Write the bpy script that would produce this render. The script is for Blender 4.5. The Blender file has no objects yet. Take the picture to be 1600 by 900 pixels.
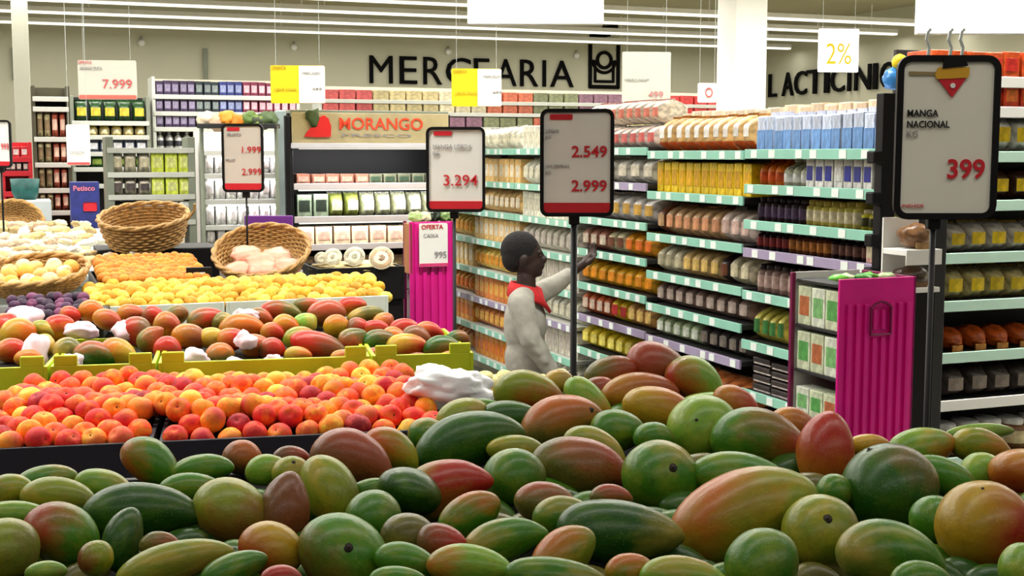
import bpy, bmesh, math, random
import numpy as np
from mathutils import Vector, Matrix, Euler
random.seed(7)
SC = bpy.context.scene
COL = SC.collection
PI = math.pi

# ------------------------------------------------------------------ camera, world, lights, exposure
CAM_Z = 2.0
PITCH = math.radians(6.0)
cam_data = bpy.data.cameras.new('camera'); cam_data.sensor_width = 36; cam_data.lens = 45.0
cam_data.clip_start = 0.05; cam_data.clip_end = 200
cam = bpy.data.objects.new('camera', cam_data); COL.objects.link(cam)
cam.location = (0, 0, CAM_Z); cam.rotation_euler = (math.radians(90) - PITCH, 0, 0)
SC.camera = cam
SC.view_settings.view_transform = 'Standard'; SC.view_settings.look = 'None'
SC.view_settings.exposure = 0.0; SC.view_settings.gamma = 1.0
try: SC.view_settings.use_curve_mapping = False
except Exception: pass
W = bpy.data.worlds.new('world'); SC.world = W; W.use_nodes = True
W.node_tree.nodes['Background'].inputs[0].default_value = (1.0, 0.97, 0.9, 1)
W.node_tree.nodes['Background'].inputs[1].default_value = 0.08

STORE = math.radians(21.0)      # direction of the back wall and the shelving
TABLE = math.radians(12.0)      # direction of the produce tables
def F(phi, s, t, z=0.0):
    c, n = math.cos(phi), math.sin(phi)
    return Vector((s*c - t*n, s*n + t*c, z))
def st(phi, p):
    c, n = math.cos(phi), math.sin(phi)
    return p[0]*c + p[1]*n, -p[0]*n + p[1]*c
def ray(px, py):
    u = (px-800)/2000.0; v = (450-py)/2000.0
    return Vector((u, math.cos(PITCH) + v*math.sin(PITCH), -math.sin(PITCH) + v*math.cos(PITCH)))
def P(px, py, Y):                # the place Y metres ahead that is seen in this direction
    d = ray(px, py)
    return Vector((d.x*Y/d.y, Y, CAM_Z + d.z*Y/d.y))
def HT(phi, t, px, py):          # ... on the upright plane t of a frame
    d = ray(px, py)
    k = t/(-d.x*math.sin(phi) + d.y*math.cos(phi))
    return Vector((d.x*k, d.y*k, CAM_Z + d.z*k))

def area(name, loc, sx, sy, power, rz=0.0, col=(1, .97, .9), spread=180):
    l = bpy.data.lights.new(name, 'AREA'); l.shape = 'RECTANGLE'; l.size = sx; l.size_y = sy
    l.energy = power; l.color = col; l.spread = math.radians(spread)
    o = bpy.data.objects.new(name, l); COL.objects.link(o); o.location = loc; o.rotation_euler = (0, 0, rz)
    return o
CEIL_Z = 4.4; LAMP_Z = 3.95
LAMP_T = [-1.4, 1.6, 4.6, 7.6, 10.6, 13.4, 16.2, 17.6, 19.1, 20.7]  # rearmost row is unseen, added behind the camera to light the signs
LAMP_P = {-1.4: 170, 1.6: 110, 4.6: 540, 7.6: 620, 10.6: 600, 13.4: 420, 16.2: 120, 17.6: 110, 19.1: 110, 20.7: 80}
for t in LAMP_T:
    area('strip_light', F(STORE, 4.0, t, LAMP_Z-0.04), 19.0, 0.14, LAMP_P[t], STORE, spread=150 if t < 6 else 180)

# ------------------------------------------------------------------ materials
def lin(c):
    return tuple(((x/255)/12.92 if x/255 <= .04045 else ((x/255+.055)/1.055)**2.4) for x in c)
def C4(*c): return (*lin(c), 1.0)
class NT:
    def __init__(s, name):
        s.m = bpy.data.materials.new(name); s.m.use_nodes = True
        s.t = s.m.node_tree; s.b = s.t.nodes['Principled BSDF']
    def n(s, typ, **kw):
        x = s.t.nodes.new(typ)
        for k, v in kw.items():
            if k in x.bl_rna.properties and k != 'inputs': setattr(x, k, v)
        return x
    def l(s, a, b): s.t.links.new(a, b)
    def noise(s, scale, detail=3, coord=None, rough=.5):
        n = s.n('ShaderNodeTexNoise'); n.inputs['Scale'].default_value = scale; n.inputs['Detail'].default_value = detail
        n.inputs['Roughness'].default_value = rough
        s.l(coord if coord else s.tc('Object'), n.inputs['Vector']); return n
    def tc(s, k):
        if not hasattr(s, '_tc'): s._tc = s.n('ShaderNodeTexCoord')
        return s._tc.outputs[k]
    def mix(s, fac, a, b, blend='MIX'):
        x = s.n('ShaderNodeMix'); x.data_type = 'RGBA'; x.blend_type = blend
        for sock, v in ((x.inputs[0], fac), (x.inputs[6], a), (x.inputs[7], b)):
            if hasattr(v, 'is_output'): s.l(v, sock)
            else: sock.default_value = v
        return x.outputs[2]
    def ramp(s, fac, lo, hi):
        x = s.n('ShaderNodeMapRange'); x.clamp = True
        s.l(fac, x.inputs[0]); x.inputs[1].default_value = lo; x.inputs[2].default_value = hi
        return x.outputs[0]
    def math(s, op, a, b=0.0):
        x = s.n('ShaderNodeMath'); x.operation = op
        for sock, v in ((x.inputs[0], a), (x.inputs[1], b)):
            if hasattr(v, 'is_output'): s.l(v, sock)
            else: sock.default_value = v
        return x.outputs[0]
    def attr(s, name, typ='OBJECT'):
        x = s.n('ShaderNodeAttribute'); x.attribute_type = typ; x.attribute_name = name; return x
    def bump(s, h, strength, dist=.01):
        x = s.n('ShaderNodeBump'); x.inputs['Strength'].default_value = strength; x.inputs['Distance'].default_value = dist
        s.l(h, x.inputs['Height']); s.l(x.outputs[0], s.b.inputs['Normal'])
_mats = {}
def plain(name, rgb, rough=.5, var=.08, metal=0.0, scale=8, bump=0.0, spec=.5):
    if name in _mats: return _mats[name]
    k = NT(name); c = C4(*rgb)
    n = k.noise(scale, 3)
    dark = tuple(x*(1-var*2) for x in c[:3]) + (1,)
    k.l(k.mix(k.ramp(n.outputs[0], .35, .65), dark, c), k.b.inputs['Base Color'])
    k.b.inputs['Roughness'].default_value = rough; k.b.inputs['Metallic'].default_value = metal
    k.b.inputs['Specular IOR Level'].default_value = spec
    if bump: k.bump(n.outputs[0], bump)
    _mats[name] = k.m; return k.m
def tinted(name, rough=.45, var=.12, scale=6, spec=.5, bump=0):
    """takes its colour from the object, with a little print-like variation"""
    k = NT(name); oi = k.n('ShaderNodeObjectInfo')
    n = k.noise(scale, 2)
    d = k.mix(1.0, oi.outputs['Color'], (1-var*2, 1-var*2, 1-var*2, 1), 'MULTIPLY')
    k.l(k.mix(k.ramp(n.outputs[0], .4, .6), d, oi.outputs['Color']), k.b.inputs['Base Color'])
    k.b.inputs['Roughness'].default_value = rough; k.b.inputs['Specular IOR Level'].default_value = spec
    if bump: k.bump(n.outputs[0], bump)
    _mats[name] = k.m; return k.m
M_PACK = tinted('printed_pack', .4, .15, 4)
M_FILM = tinted('plastic_film', .3, .22, 5)
M_TINT = tinted('tinted_matte', .6, .06, 5)
M_WHITE = plain('white_card', (236, 236, 232), .6, .02)
M_BLACK = plain('black_plastic', (13, 12, 14), .5, .1, spec=.25)
M_DARK = plain('dark_navy_board', (30, 26, 40), .6, .1)
M_RED = plain('red_print', (205, 28, 44), .5, .03)
M_GREYTXT = plain('grey_print', (150, 146, 148), .6, .03)
M_BLACKTXT = plain('black_print', (25, 23, 24), .6, .03)
M_YELLOW = plain('yellow_card', (238, 208, 18), .5, .02)
M_MINT = plain('mint_price_rail', (142, 200, 180), .35, .05)
M_LILAC = plain('lilac_price_rail', (160, 148, 178), .35, .05)
M_TICKET = plain('white_price_ticket', (228, 236, 232), .5, .02)
M_SHELF = plain('shelf_steel', (196, 198, 190), .5, .04)
M_SHELFDK = plain('dark_shelf_steel', (34, 34, 36), .5, .1)
M_POST = plain('grey_green_post', (128, 134, 118), .45, .05)
M_MAGENTA = plain('magenta_board', (222, 16, 140), .4, .05)
M_MAGDK = plain('dark_magenta_post', (120, 18, 72), .4, .05)
M_LIME = plain('lime_card', (196, 214, 26), .5, .08, scale=12)
M_WCRATE = plain('white_crate_board', (222, 228, 220), .5, .05)
def emis(name, rgb, s):
    k = NT(name); k.b.inputs['Base Color'].default_value = C4(*rgb)
    k.b.inputs['Emission Color'].default_value = C4(*rgb); k.b.inputs['Emission Strength'].default_value = s
    n = k.noise(3); k.l(k.mix(n.outputs[0], C4(*rgb), C4(*rgb)), k.b.inputs['Base Color'])
    _mats[name] = k.m; return k.m
M_LED = emis('lit_diffuser', (255, 252, 236), 1.15)
M_WHITEGLOW = emis('overexposed_glow', (255, 255, 255), 1.0)  # glow in place of overexposure on plain white boards and the poster

# ------------------------------------------------------------------ mesh helpers
def link(name, mesh, mat=None, parent=None, loc=None, rot=None):
    if mat is not None:
        mesh.materials.clear()
        for m in (mat if isinstance(mat, (list, tuple)) else [mat]): mesh.materials.append(m)
    o = bpy.data.objects.new(name, mesh); COL.objects.link(o)
    if parent is not None: o.parent = parent
    if loc is not None: o.location = loc
    if rot is not None: o.rotation_euler = rot
    return o
def bm_mesh(bm, name='m', smooth=False):
    me = bpy.data.meshes.new(name); bm.to_mesh(me); bm.free()
    if smooth:
        for p in me.polygons: p.use_smooth = True
    return me
def add_box(bm, c, s, bev=0.0, rot=None, mi=0, seg=2):
    r = bmesh.ops.create_cube(bm, size=1.0)
    vs = r['verts']
    for v in vs:
        v.co = Vector((v.co.x*s[0], v.co.y*s[1], v.co.z*s[2]))
    fs = list({f for v in vs for f in v.link_faces})
    if bev > 0:
        es = list({e for v in vs for e in v.link_edges})
        rr = bmesh.ops.bevel(bm, geom=es, offset=bev, segments=seg, affect='EDGES', profile=.5)
        vs = list({v for f in rr['faces'] for v in f.verts} | {v for v in vs if v.is_valid})
        fs = list({f for v in vs for f in v.link_faces})
    M = Matrix.Translation(c) @ (rot.to_matrix().to_4x4() if rot else Matrix())
    for v in vs: v.co = M @ v.co
    for f in fs: f.material_index = mi
def box_mesh(c, s, bev=0.0, smooth=False):
    bm = bmesh.new(); add_box(bm, Vector(c), s, bev); return bm_mesh(bm, smooth=smooth)
def lathe(prof, n=16, smooth=True):
    """prof: [(r, z)] bottom to top"""
    bm = bmesh.new(); rings = []
    for r, z in prof:
        rings.append([bm.verts.new((r*math.cos(2*PI*i/n), r*math.sin(2*PI*i/n), z)) for i in range(n)])
    for a, b in zip(rings, rings[1:]):
        for i in range(n): bm.faces.new((a[i], a[(i+1) % n], b[(i+1) % n], b[i]))
    bm.faces.new(list(reversed(rings[0]))); bm.faces.new(rings[-1])
    return bm_mesh(bm, smooth=smooth)
def tube(bm, pts, r, n=8):
    """a tube along pts; r a number or a list"""
    pts = [Vector(p) for p in pts]; rings = []
    for i, p in enumerate(pts):
        d = (pts[min(i+1, len(pts)-1)] - pts[max(i-1, 0)]).normalized()
        a = d.orthogonal().normalized() if i == 0 else (a - d*a.dot(d)).normalized()
        b = d.cross(a); rr = r[i] if isinstance(r, (list, tuple)) else r
        rings.append([bm.verts.new(p + a*rr*math.cos(2*PI*j/n) + b*rr*math.sin(2*PI*j/n)) for j in range(n)])
    for x, y in zip(rings, rings[1:]):
        for j in range(n): bm.faces.new((x[j], x[(j+1) % n], y[(j+1) % n], y[j]))
    bm.faces.new(list(reversed(rings[0]))); bm.faces.new(rings[-1])
def rr_pts(w, h, r, n=5):
    out = []
    for cx, cy, a0 in ((w/2-r, h/2-r, 0), (-w/2+r, h/2-r, 90), (-w/2+r, -h/2+r, 180), (w/2-r, -h/2+r, 270)):
        for i in range(n+1):
            a = math.radians(a0 + 90*i/n); out.append((cx+r*math.cos(a), cy+r*math.sin(a)))
    return out
def ring_frame(w, h, band, r, d):
    """upright rounded rectangular frame in XZ, thickness d in Y"""
    bm = bmesh.new(); o = rr_pts(w, h, r); i = rr_pts(w-2*band, h-2*band, max(r-band, .003))
    L = [[bm.verts.new((x, y, z)) for x, z in pts] for y, pts in ((-d/2, o), (-d/2, i), (d/2, i), (d/2, o))]
    n = len(o)
    for a, b in ((0, 1), (1, 2), (2, 3), (3, 0)):
        for k in range(n): bm.faces.new((L[a][k], L[a][(k+1) % n], L[b][(k+1) % n], L[b][k]))
    bmesh.ops.recalc_face_normals(bm, faces=bm.faces)
    return bm_mesh(bm)
def slab(w, h, r, d, cz=0.0, cy=0.0):
    bm = bmesh.new(); o = rr_pts(w, h, r)
    a = [bm.verts.new((x, cy-d/2, z+cz)) for x, z in o]; b = [bm.verts.new((x, cy+d/2, z+cz)) for x, z in o]
    bm.faces.new(a); bm.faces.new(list(reversed(b)))
    for k in range(len(o)): bm.faces.new((a[k], b[k], b[(k+1) % len(o)], a[(k+1) % len(o)]))
    bmesh.ops.recalc_face_normals(bm, faces=bm.faces)
    return bm_mesh(bm)
def poly_prism(pts, z0, z1):
    bm = bmesh.new(); a = [bm.verts.new((x, y, z0)) for x, y in pts]; b = [bm.verts.new((x, y, z1)) for x, y in pts]
    bm.faces.new(list(reversed(a))); bm.faces.new(b)
    for k in range(len(pts)): bm.faces.new((a[k], a[(k+1) % len(pts)], b[(k+1) % len(pts)], b[k]))
    bmesh.ops.recalc_face_normals(bm, faces=bm.faces)
    return bm_mesh(bm)
def blob(rx, ry, rz, sub=3, amp=.1, freq=2.0, seed=0, smooth=True):
    from mathutils import noise
    bm = bmesh.new(); bmesh.ops.create_icosphere(bm, subdivisions=sub, radius=1)
    off = Vector((seed*7.1, seed*3.3, seed*1.7))
    for v in bm.verts:
        k = 1 + amp*noise.noise(v.co*freq + off) + amp*.5*noise.noise(v.co*freq*2.3 + off)
        v.co = Vector((v.co.x*rx*k, v.co.y*ry*k, v.co.z*rz*k))
    return bm_mesh(bm, smooth=smooth)
def empty(name, loc=(0, 0, 0), rz=0.0):
    o = bpy.data.objects.new(name, None); COL.objects.link(o); o.location = loc; o.rotation_euler = (0, 0, rz)
    o.empty_display_size = .05; return o
_seen_labels = {}
def tag(o, label, cat, group=None, kind=None):
    o['label'] = label; o['category'] = cat
    if group: o['group'] = group
    if kind: o['kind'] = kind
    return o
def dup(root, loc=None, rz=None, label=None, group=None):
    r = root.copy(); COL.objects.link(r)
    if loc is not None: r.location = loc
    if rz is not None: r.rotation_euler = (0, 0, rz)
    if label: r['label'] = label
    if group: r['group'] = group
    for ch in list(root.children):
        c = ch.copy(); COL.objects.link(c); c.parent = r
        for g in list(ch.children):
            d = g.copy(); COL.objects.link(d); d.parent = c
    return r
def textmesh(s, name, bold, depth):
    c = bpy.data.curves.new(name, 'FONT'); c.body = s; c.size = 1; c.offset = bold; c.extrude = depth; c.resolution_u = 3
    o = bpy.data.objects.new(name, c); COL.objects.link(o); bpy.context.view_layer.update()
    me = bpy.data.meshes.new_from_object(o.evaluated_get(bpy.context.evaluated_depsgraph_get())); bpy.data.objects.remove(o); bpy.data.curves.remove(c); return me
def textfit(s, mat, parent, x0, x1, z0, z1, y, bold=.01, name='lettering', depth=.001):
    """lettering standing in the XZ plane, filling the rectangle x0..x1, z0..z1, facing -Y"""
    me = textmesh(s, name, bold, 0.01); xs = [v.co.x for v in me.vertices]; ys = [v.co.y for v in me.vertices]
    a, b, c, d = min(xs), max(xs), min(ys), max(ys)
    for v in me.vertices:
        v.co = Vector((x0+(v.co.x-a)/(b-a)*(x1-x0), -v.co.z/.01*depth, z0+(v.co.y-c)/(d-c)*(z1-z0)))
    return link(name, me, mat, parent, (0, y, 0))
def text(s, size, mat, parent, loc, bold=.0, name='lettering', align='LEFT', depth=.0008):
    me = textmesh(s, name, bold, .01); w = max(v.co.x for v in me.vertices); off = {'LEFT': 0, 'RIGHT': -w, 'CENTER': -w/2}[align]
    for v in me.vertices: v.co = Vector(((v.co.x+off)*size, -v.co.z/.01*depth, v.co.y*size))
    return link(name, me, mat, parent, loc)
ORD = ('first second third fourth fifth sixth seventh eighth ninth tenth eleventh twelfth thirteenth fourteenth fifteenth sixteenth '
       'seventeenth eighteenth nineteenth twentieth twenty-first twenty-second twenty-third twenty-fourth twenty-fifth twenty-sixth '
       'twenty-seventh twenty-eighth twenty-ninth thirtieth').split()
def struct(o): o['kind'] = 'structure'; return o

# ------------------------------------------------------------------ the hall
T_WALL = 21.8
def flat(name, pts, mat, thick=.1, z0=None):
    bm = bmesh.new(); vs = [bm.verts.new(p) for p in pts]; f = bm.faces.new(vs)
    r = bmesh.ops.extrude_face_region(bm, geom=[f]); n = f.normal.copy(); bmesh.ops.recalc_face_normals(bm, faces=bm.faces)
    f.normal_update(); nn = (vs[1].co-vs[0].co).cross(vs[2].co-vs[0].co).normalized()
    for g in r['geom']:
        if isinstance(g, bmesh.types.BMVert): g.co -= nn*thick
    bmesh.ops.recalc_face_normals(bm, faces=bm.faces)
    return struct(link(name, bm_mesh(bm), mat))
def tile_mat():
    k = NT('floor_tiles'); br = k.n('ShaderNodeTexBrick'); k.l(k.tc('Object'), br.inputs['Vector'])
    br.offset = 0; br.inputs['Scale'].default_value = 1.7; br.inputs['Mortar Size'].default_value = .008
    br.inputs['Brick Width'].default_value = 1; br.inputs['Row Height'].default_value = 1
    br.inputs['Color1'].default_value = C4(168, 164, 152); br.inputs['Color2'].default_value = C4(160, 156, 144); br.inputs['Mortar'].default_value = C4(110, 106, 98)
    k.l(br.outputs[0], k.b.inputs['Base Color']); k.b.inputs['Roughness'].default_value = .3; return k.m
M_WALL = plain('grey_beige_wall_paint', (196, 194, 172), .8, .02, scale=1)
M_CEIL = plain('olive_ceiling_panels', (170, 164, 132), .9, .05, scale=1)
flat('floor', [F(STORE, -9, -4), F(STORE, 13.9, -4), F(STORE, 13.9, 22), F(STORE, -9, 22)], tile_mat())
flat('ceiling', [F(STORE, -9, -4, CEIL_Z), F(STORE, -9, 22, CEIL_Z), F(STORE, 13.9, 22, CEIL_Z), F(STORE, 13.9, -4, CEIL_Z)], M_CEIL)
flat('wall_back', [F(STORE, -9, T_WALL), F(STORE, 13.8, T_WALL), F(STORE, 13.8, T_WALL, CEIL_Z), F(STORE, -9, T_WALL, CEIL_Z)], M_WALL)
flat('wall_right', [F(STORE, 13.7, T_WALL), F(STORE, 13.7, -4), F(STORE, 13.7, -4, CEIL_Z), F(STORE, 13.7, T_WALL, CEIL_Z)], M_WALL)
flat('wall_left', [F(STORE, -9, -4), F(STORE, -9, T_WALL), F(STORE, -9, T_WALL, CEIL_Z), F(STORE, -9, -4, CEIL_Z)], M_WALL)
M_COLUMN = plain('white_column_paint', (240, 240, 234), .6, .01)
def column(name, px0, px1, t, z1=CEIL_Z, mat=None):
    a = HT(STORE, t, px0, 240); b = HT(STORE, t, px1, 240); w = (b-a).length
    o = link(name, box_mesh((w/2, w/2, z1/2), (w, w, z1), .01), mat or M_COLUMN); o.location = (a.x, a.y, 0); o.rotation_euler = (0, 0, STORE)
    return struct(o)
column('trim_1', 1146, 1195, 12.3)
column('trim_2', 26, 52, 13.6, mat=plain('grey_column_paint', (176, 175, 160), .8, .02))
for n_, px in enumerate((321, 22)):
    a = HT(STORE, T_WALL-.05, px, 100)
    o = link('trim_%d' % (n_+3), box_mesh((0, 0, 0), (.07, .04, .5), .004), M_POST); o.location = a; o.rotation_euler = (0, 0, STORE); struct(o)

# linear lamps
lampord = dict(zip(LAMP_T, ['added behind the camera to light the signs', 'above the near tables', 'second from the camera', 'third from the camera', 'over the middle of the hall', 'fifth from the wall lettering',
        'fourth from the back wall', 'third from the back wall', 'second from the back wall', 'nearest the back wall']))
for t in LAMP_T:
    r = empty('linear_ceiling_light', F(STORE, 4.0, t, LAMP_Z), STORE)
    tag(r, 'long white linear ceiling light, ' + lampord[t], 'ceiling light', 'linear ceiling lights')
    link('housing', box_mesh((0, 0, .035), (19, .09, .07), .006), M_WHITE, r)
    link('diffuser', box_mesh((0, 0, -.012), (18.96, .10, .03), .004), M_LED, r)
    for k in range(7):
        bm = bmesh.new(); tube(bm, [(-9+3*k, 0, .07), (-9+3*k, 0, CEIL_Z-LAMP_Z)], .012, 6)
        link('hanger', bm_mesh(bm), M_WHITE, r)
# sensors on the back wall
for i, (px, py) in enumerate(((221, 67), (459, 74), (700, 81), (900, 87))):
    a = HT(STORE, T_WALL-.001, px, py)
    r = empty('wall_sensor', a, STORE); tag(r, 'small white dome sensor on the back wall, %s from its left end' % ORD[i], 'sensor', 'wall sensors')
    m = lathe([(.05, 0), (.06, .02), (.055, .05), (.02, .085)], 12); link('dome', m, M_WHITE, r, rot=(PI/2, 0, 0))
    link('bracket', box_mesh((0, -.02, .06), (.03, .03, .08), .004), M_GREYTXT, r)

# wall lettering
def letters(word, root, pts, size, mat):
    for ch, (x, z) in zip(word, pts):
        text(ch, size, mat, root, (x, -.03, z), bold=.028, name='letter', depth=.02)
M_LETTER = plain('black_wall_letter', (9, 9, 9), .8, .02, spec=.1)
a = HT(STORE, T_WALL, 575, 130); sa = st(STORE, a)
r = empty('wall_lettering', a, STORE); tag(r, 'large black raised lettering MERCEARIA on the back wall', 'lettering')
for ch, (x0_, x1_) in zip('MERCEARIA', [(577, 613), (624, 651), (661, 690), (696, 735), (740, 764), (773, 806), (812, 840), (847, 852), (859, 895)]):
    q0, q1 = (st(STORE, HT(STORE, T_WALL, q, 130))[0]-sa[0] for q in (x0_, x1_))
    textfit(ch, M_LETTER, r, q0, q1, 0, .475, -.03, 0, 'letter', .02)
# the bag and jar sign beside it
a = HT(STORE, T_WALL, 919, 138); r = empty('wall_pictogram', a, STORE); tag(r, 'black line pictogram of a bag and round jar on the back wall', 'pictogram')
def bar(x0, z0, x1, z1, w=.07, name='bar'):
    d = math.hypot(x1-x0, z1-z0); bm = bmesh.new()
    add_box(bm, Vector(((x0+x1)/2, -.02, (z0+z1)/2)), (d+w*.6, .03, w), .004, Euler((0, -math.atan2(z1-z0, x1-x0), 0)))
    return link(name, bm_mesh(bm), M_LETTER, r)
S_ = 12.0/1000
bar(.03, .03, .60, .03); bar(.03, .03, .03, .78); bar(.60, .03, .60, .78)
bar(.13, .13, .50, .13, .05); bar(.13, .13, .13, .50, .05); bar(.50, .13, .50, .50, .05); bar(.03, .89, .58, .89, .07); bar(.05, .93, .40, 1.0, .10); bar(.30, 1.10, .56, 1.13, .09)
def ringmesh(R, rr):
    bm = bmesh.new(); n = 28
    o = [(R*math.cos(2*PI*i/n), R*math.sin(2*PI*i/n)) for i in range(n)]; q = [(rr*math.cos(2*PI*i/n), rr*math.sin(2*PI*i/n)) for i in range(n)]
    L = [[bm.verts.new((x, y, z)) for x, z in pts] for y, pts in ((-.035, o), (-.035, q), (-.005, q), (-.005, o))]
    for a_, b_ in ((0, 1), (1, 2), (2, 3), (3, 0)):
        for k in range(n): bm.faces.new((L[a_][k], L[a_][(k+1) % n], L[b_][(k+1) % n], L[b_][k]))
    bmesh.ops.recalc_face_normals(bm, faces=bm.faces); return bm_mesh(bm)
link('ring', ringmesh(.17, .11), M_LETTER, r, (.315, 0, .52)); 
bm = bmesh.new(); tube(bm, [(.315+.23*math.cos(a_), -.02, .52+.23*math.sin(a_)) for a_ in [PI+PI*i/14 for i in range(15)]], .03, 6); link('arc', bm_mesh(bm), M_LETTER, r)
# lettering on the side wall
SW = 13.68
def HS(phi, s, px, py):
    d = ray(px, py); k = s/(d.x*math.cos(phi) + d.y*math.sin(phi)); return Vector((d.x*k, d.y*k, CAM_Z + d.z*k))
a = HS(STORE, SW, 1203, 152); ta = st(STORE, a)[1]
r = empty('wall_lettering', a, STORE-PI/2); tag(r, 'large black raised lettering LACTICÍNIOS on the side wall', 'lettering')
for ch, (x0_, x1_) in zip('LACTICÍNIOS', [(1203, 1215), (1224, 1241), (1243, 1262), (1262, 1288), (1290, 1297), (1300, 1321), (1326, 1333), (1337, 1362), (1366, 1372), (1377, 1402), (1406, 1424)]):
    q0, q1 = (ta-st(STORE, HS(STORE, SW, q, 152))[1] for q in (x0_, x1_))
    textfit(ch, M_LETTER, r, q0, q1, 0, .44 if ch != 'Í' else .56, -.03, 0.005, 'letter', .02)
# ------------------------------------------------------------------ product kinds (unit sized: width, depth and height 1, standing at the origin, front towards -Y)
def bag_mesh(zig=True):
    bm = bmesh.new(); nu, nv = 10, 10; S = []
    for side in (-1, 1):
        g = []
        for j in range(nv+1):
            v = j/nv; row = []
            for i in range(nu+1):
                u = -.5 + i/nu
                th = .5*max(0, 1-(2*u)**4)**.5*(min(1, math.sin(PI*min(v*1.02, 1)*.96+.06)*1.25))**.6
                if j == nv: th = .02
                w = 1 - .10*math.sin(PI*v)**2 if v < .9 else 1
                row.append(bm.verts.new((u*w, side*th, v)))
            g.append(row)
        S.append(g)
        for j in range(nv):
            for i in range(nu):
                q = (g[j][i], g[j][i+1], g[j+1][i+1], g[j+1][i])
                bm.faces.new(q if side < 0 else tuple(reversed(q)))
    bmesh.ops.remove_doubles(bm, verts=bm.verts, dist=.004)
    return bm_mesh(bm, smooth=True)
def patch_mesh(u0, u1, v0, v1, off=.02):
    bm = bmesh.new(); n = 6; g = []
    for j in range(n+1):
        v = v0+(v1-v0)*j/n; row = []
        for i in range(n+1):
            u = u0+(u1-u0)*i/n
            th = .5*max(0, 1-(2*u)**4)**.5*(min(1, math.sin(PI*min(v*1.02, 1)*.96+.06)*1.25))**.6+off
            row.append(bm.verts.new((u, -th, v)))
        g.append(row)
    for j in range(n):
        for i in range(n): bm.faces.new((g[j][i], g[j][i+1], g[j+1][i+1], g[j+1][i]))
    return bm_mesh(bm, smooth=True)
def seal_mesh():
    bm = bmesh.new(); n = 12
    a = [bm.verts.new((-.5+i/n, .03*(-1)**i, .985)) for i in range(n+1)]; b = [bm.verts.new((-.5+i/n, .03*(-1)**i, 1.07-.02*(i % 2))) for i in range(n+1)]
    for i in range(n): bm.faces.new((a[i], a[i+1], b[i+1], b[i]))
    r = bmesh.ops.solidify(bm, geom=bm.faces[:], thickness=.02)
    return bm_mesh(bm)
KIND = {}
def kind(name, parts): KIND[name] = parts     # parts: [(part name, mesh, material, which colour)]
kind('bag', [('bag_body', bag_mesh(), M_FILM, 0), ('label', patch_mesh(-.34, .34, .28, .68), M_PACK, 1), ('top_seal', seal_mesh(), M_FILM, 2)])
kind('box', [('carton', box_mesh((0, 0, .5), (.96, .96, 1), .03), M_PACK, 0), ('label', box_mesh((0, -.485, .5), (.7, .02, .5), .005), M_PACK, 1)])
kind('carton', [('carton_body', box_mesh((0, 0, .44), (.94, .94, .88), .03), M_PACK, 0), ('printed_band', box_mesh((0, -.475, .28), (.93, .02, .5), .004), M_PACK, 1),
                ('gable_top', (lambda: (lambda bm: (tube(bm, [(-.46, 0, .9), (.46, 0, .9)], .13, 4), bm_mesh(bm))[1])(bmesh.new()))(), M_PACK, 2)])
kind('jar', [('glass_body', lathe([(.42, 0), (.47, .04), (.47, .72), (.36, .80)], 14), M_PACK, 0), ('lid', lathe([(.40, .80), (.41, .82), (.41, .96), (.38, 1)], 14), M_PACK, 2),
             ('label', lathe([(.478, .18), (.48, .19), (.48, .60), (.478, .61)], 14), M_PACK, 1)])
kind('bottle', [('bottle_body', lathe([(.40, 0), (.46, .03), (.46, .55), (.38, .68), (.17, .80), (.16, .90)], 14), M_FILM, 0), ('cap', lathe([(.20, .88), (.20, .98), (.17, 1)], 12), M_PACK, 2),
                ('label', lathe([(.468, .15), (.47, .16), (.47, .46), (.468, .47)], 14), M_PACK, 1)])
def tray_mesh():
    bm = bmesh.new()
    for k in range(4): add_box(bm, Vector((0, 0, .11+.25*k)), (.98, .96, .14), .02)
    return bm_mesh(bm)
def trayb_mesh():
    bm = bmesh.new()
    for k in range(4): add_box(bm, Vector((0, 0, .02+.25*k)), (.95, .92, .05), 0)
    return bm_mesh(bm)
kind('tray_stack', [('stacked_trays', tray_mesh(), M_PACK, 0), ('tray_rims', trayb_mesh(), M_PACK, 1)])
kind('bread', [('loaf_bag', blob(.5, .5, .5, 3, .25, 2.0, 3), M_FILM, 0), ('label', box_mesh((0, -.44, .12), (.5, .04, .3), .01), M_PACK, 1)])
for m_ in KIND['bread']: 
    if m_[0] == 'loaf_bag':
        for v in m_[1].vertices: v.co.z = (v.co.z+.5) if v.co.z > -.5 else 0
NM = {'bag': 'food_bag', 'box': 'food_box', 'carton': 'drink_carton', 'jar': 'food_jar', 'bottle': 'drink_bottle', 'tray_stack': 'stacked_tray', 'bread': 'bagged_bread'}
CT = {'bag': 'food bag', 'box': 'food box', 'carton': 'carton', 'jar': 'jar', 'bottle': 'bottle', 'tray_stack': 'tray', 'bread': 'bread'}
def product(k, loc, rz, dims, cols, label, group, parts=True, lean=0.0):
    nm_ = NM[k]; last = label.split(',')[0].split()[-1]
    if k == 'box' and last in ('carton', 'pack', 'punnet', 'tub'): nm_ = 'food_'+last if last != 'punnet' else 'punnet'
    if k == 'bag' and last in ('bunch',): nm_ = 'vegetable_bunch'
    r = bpy.data.objects.new(nm_, None) if parts else None
    cs = [C4(*c) for c in cols]
    if parts:
        COL.objects.link(r); r.empty_display_size = .02
        for nm, me, mt, ci in KIND[k]:
            if not me.materials: me.materials.append(mt)
            o = bpy.data.objects.new(nm, me); COL.objects.link(o); o.parent = r; o.color = cs[ci % len(cs)]
    else:
        nm, me, mt, ci = KIND[k][0]
        if not me.materials: me.materials.append(mt)
        r = bpy.data.objects.new(nm_, me); COL.objects.link(r); r.color = cs[0]
    r.location = loc; r.rotation_euler = (lean, 0, rz); r.scale = dims
    tag(r, label, CT[k], group); return r

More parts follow.
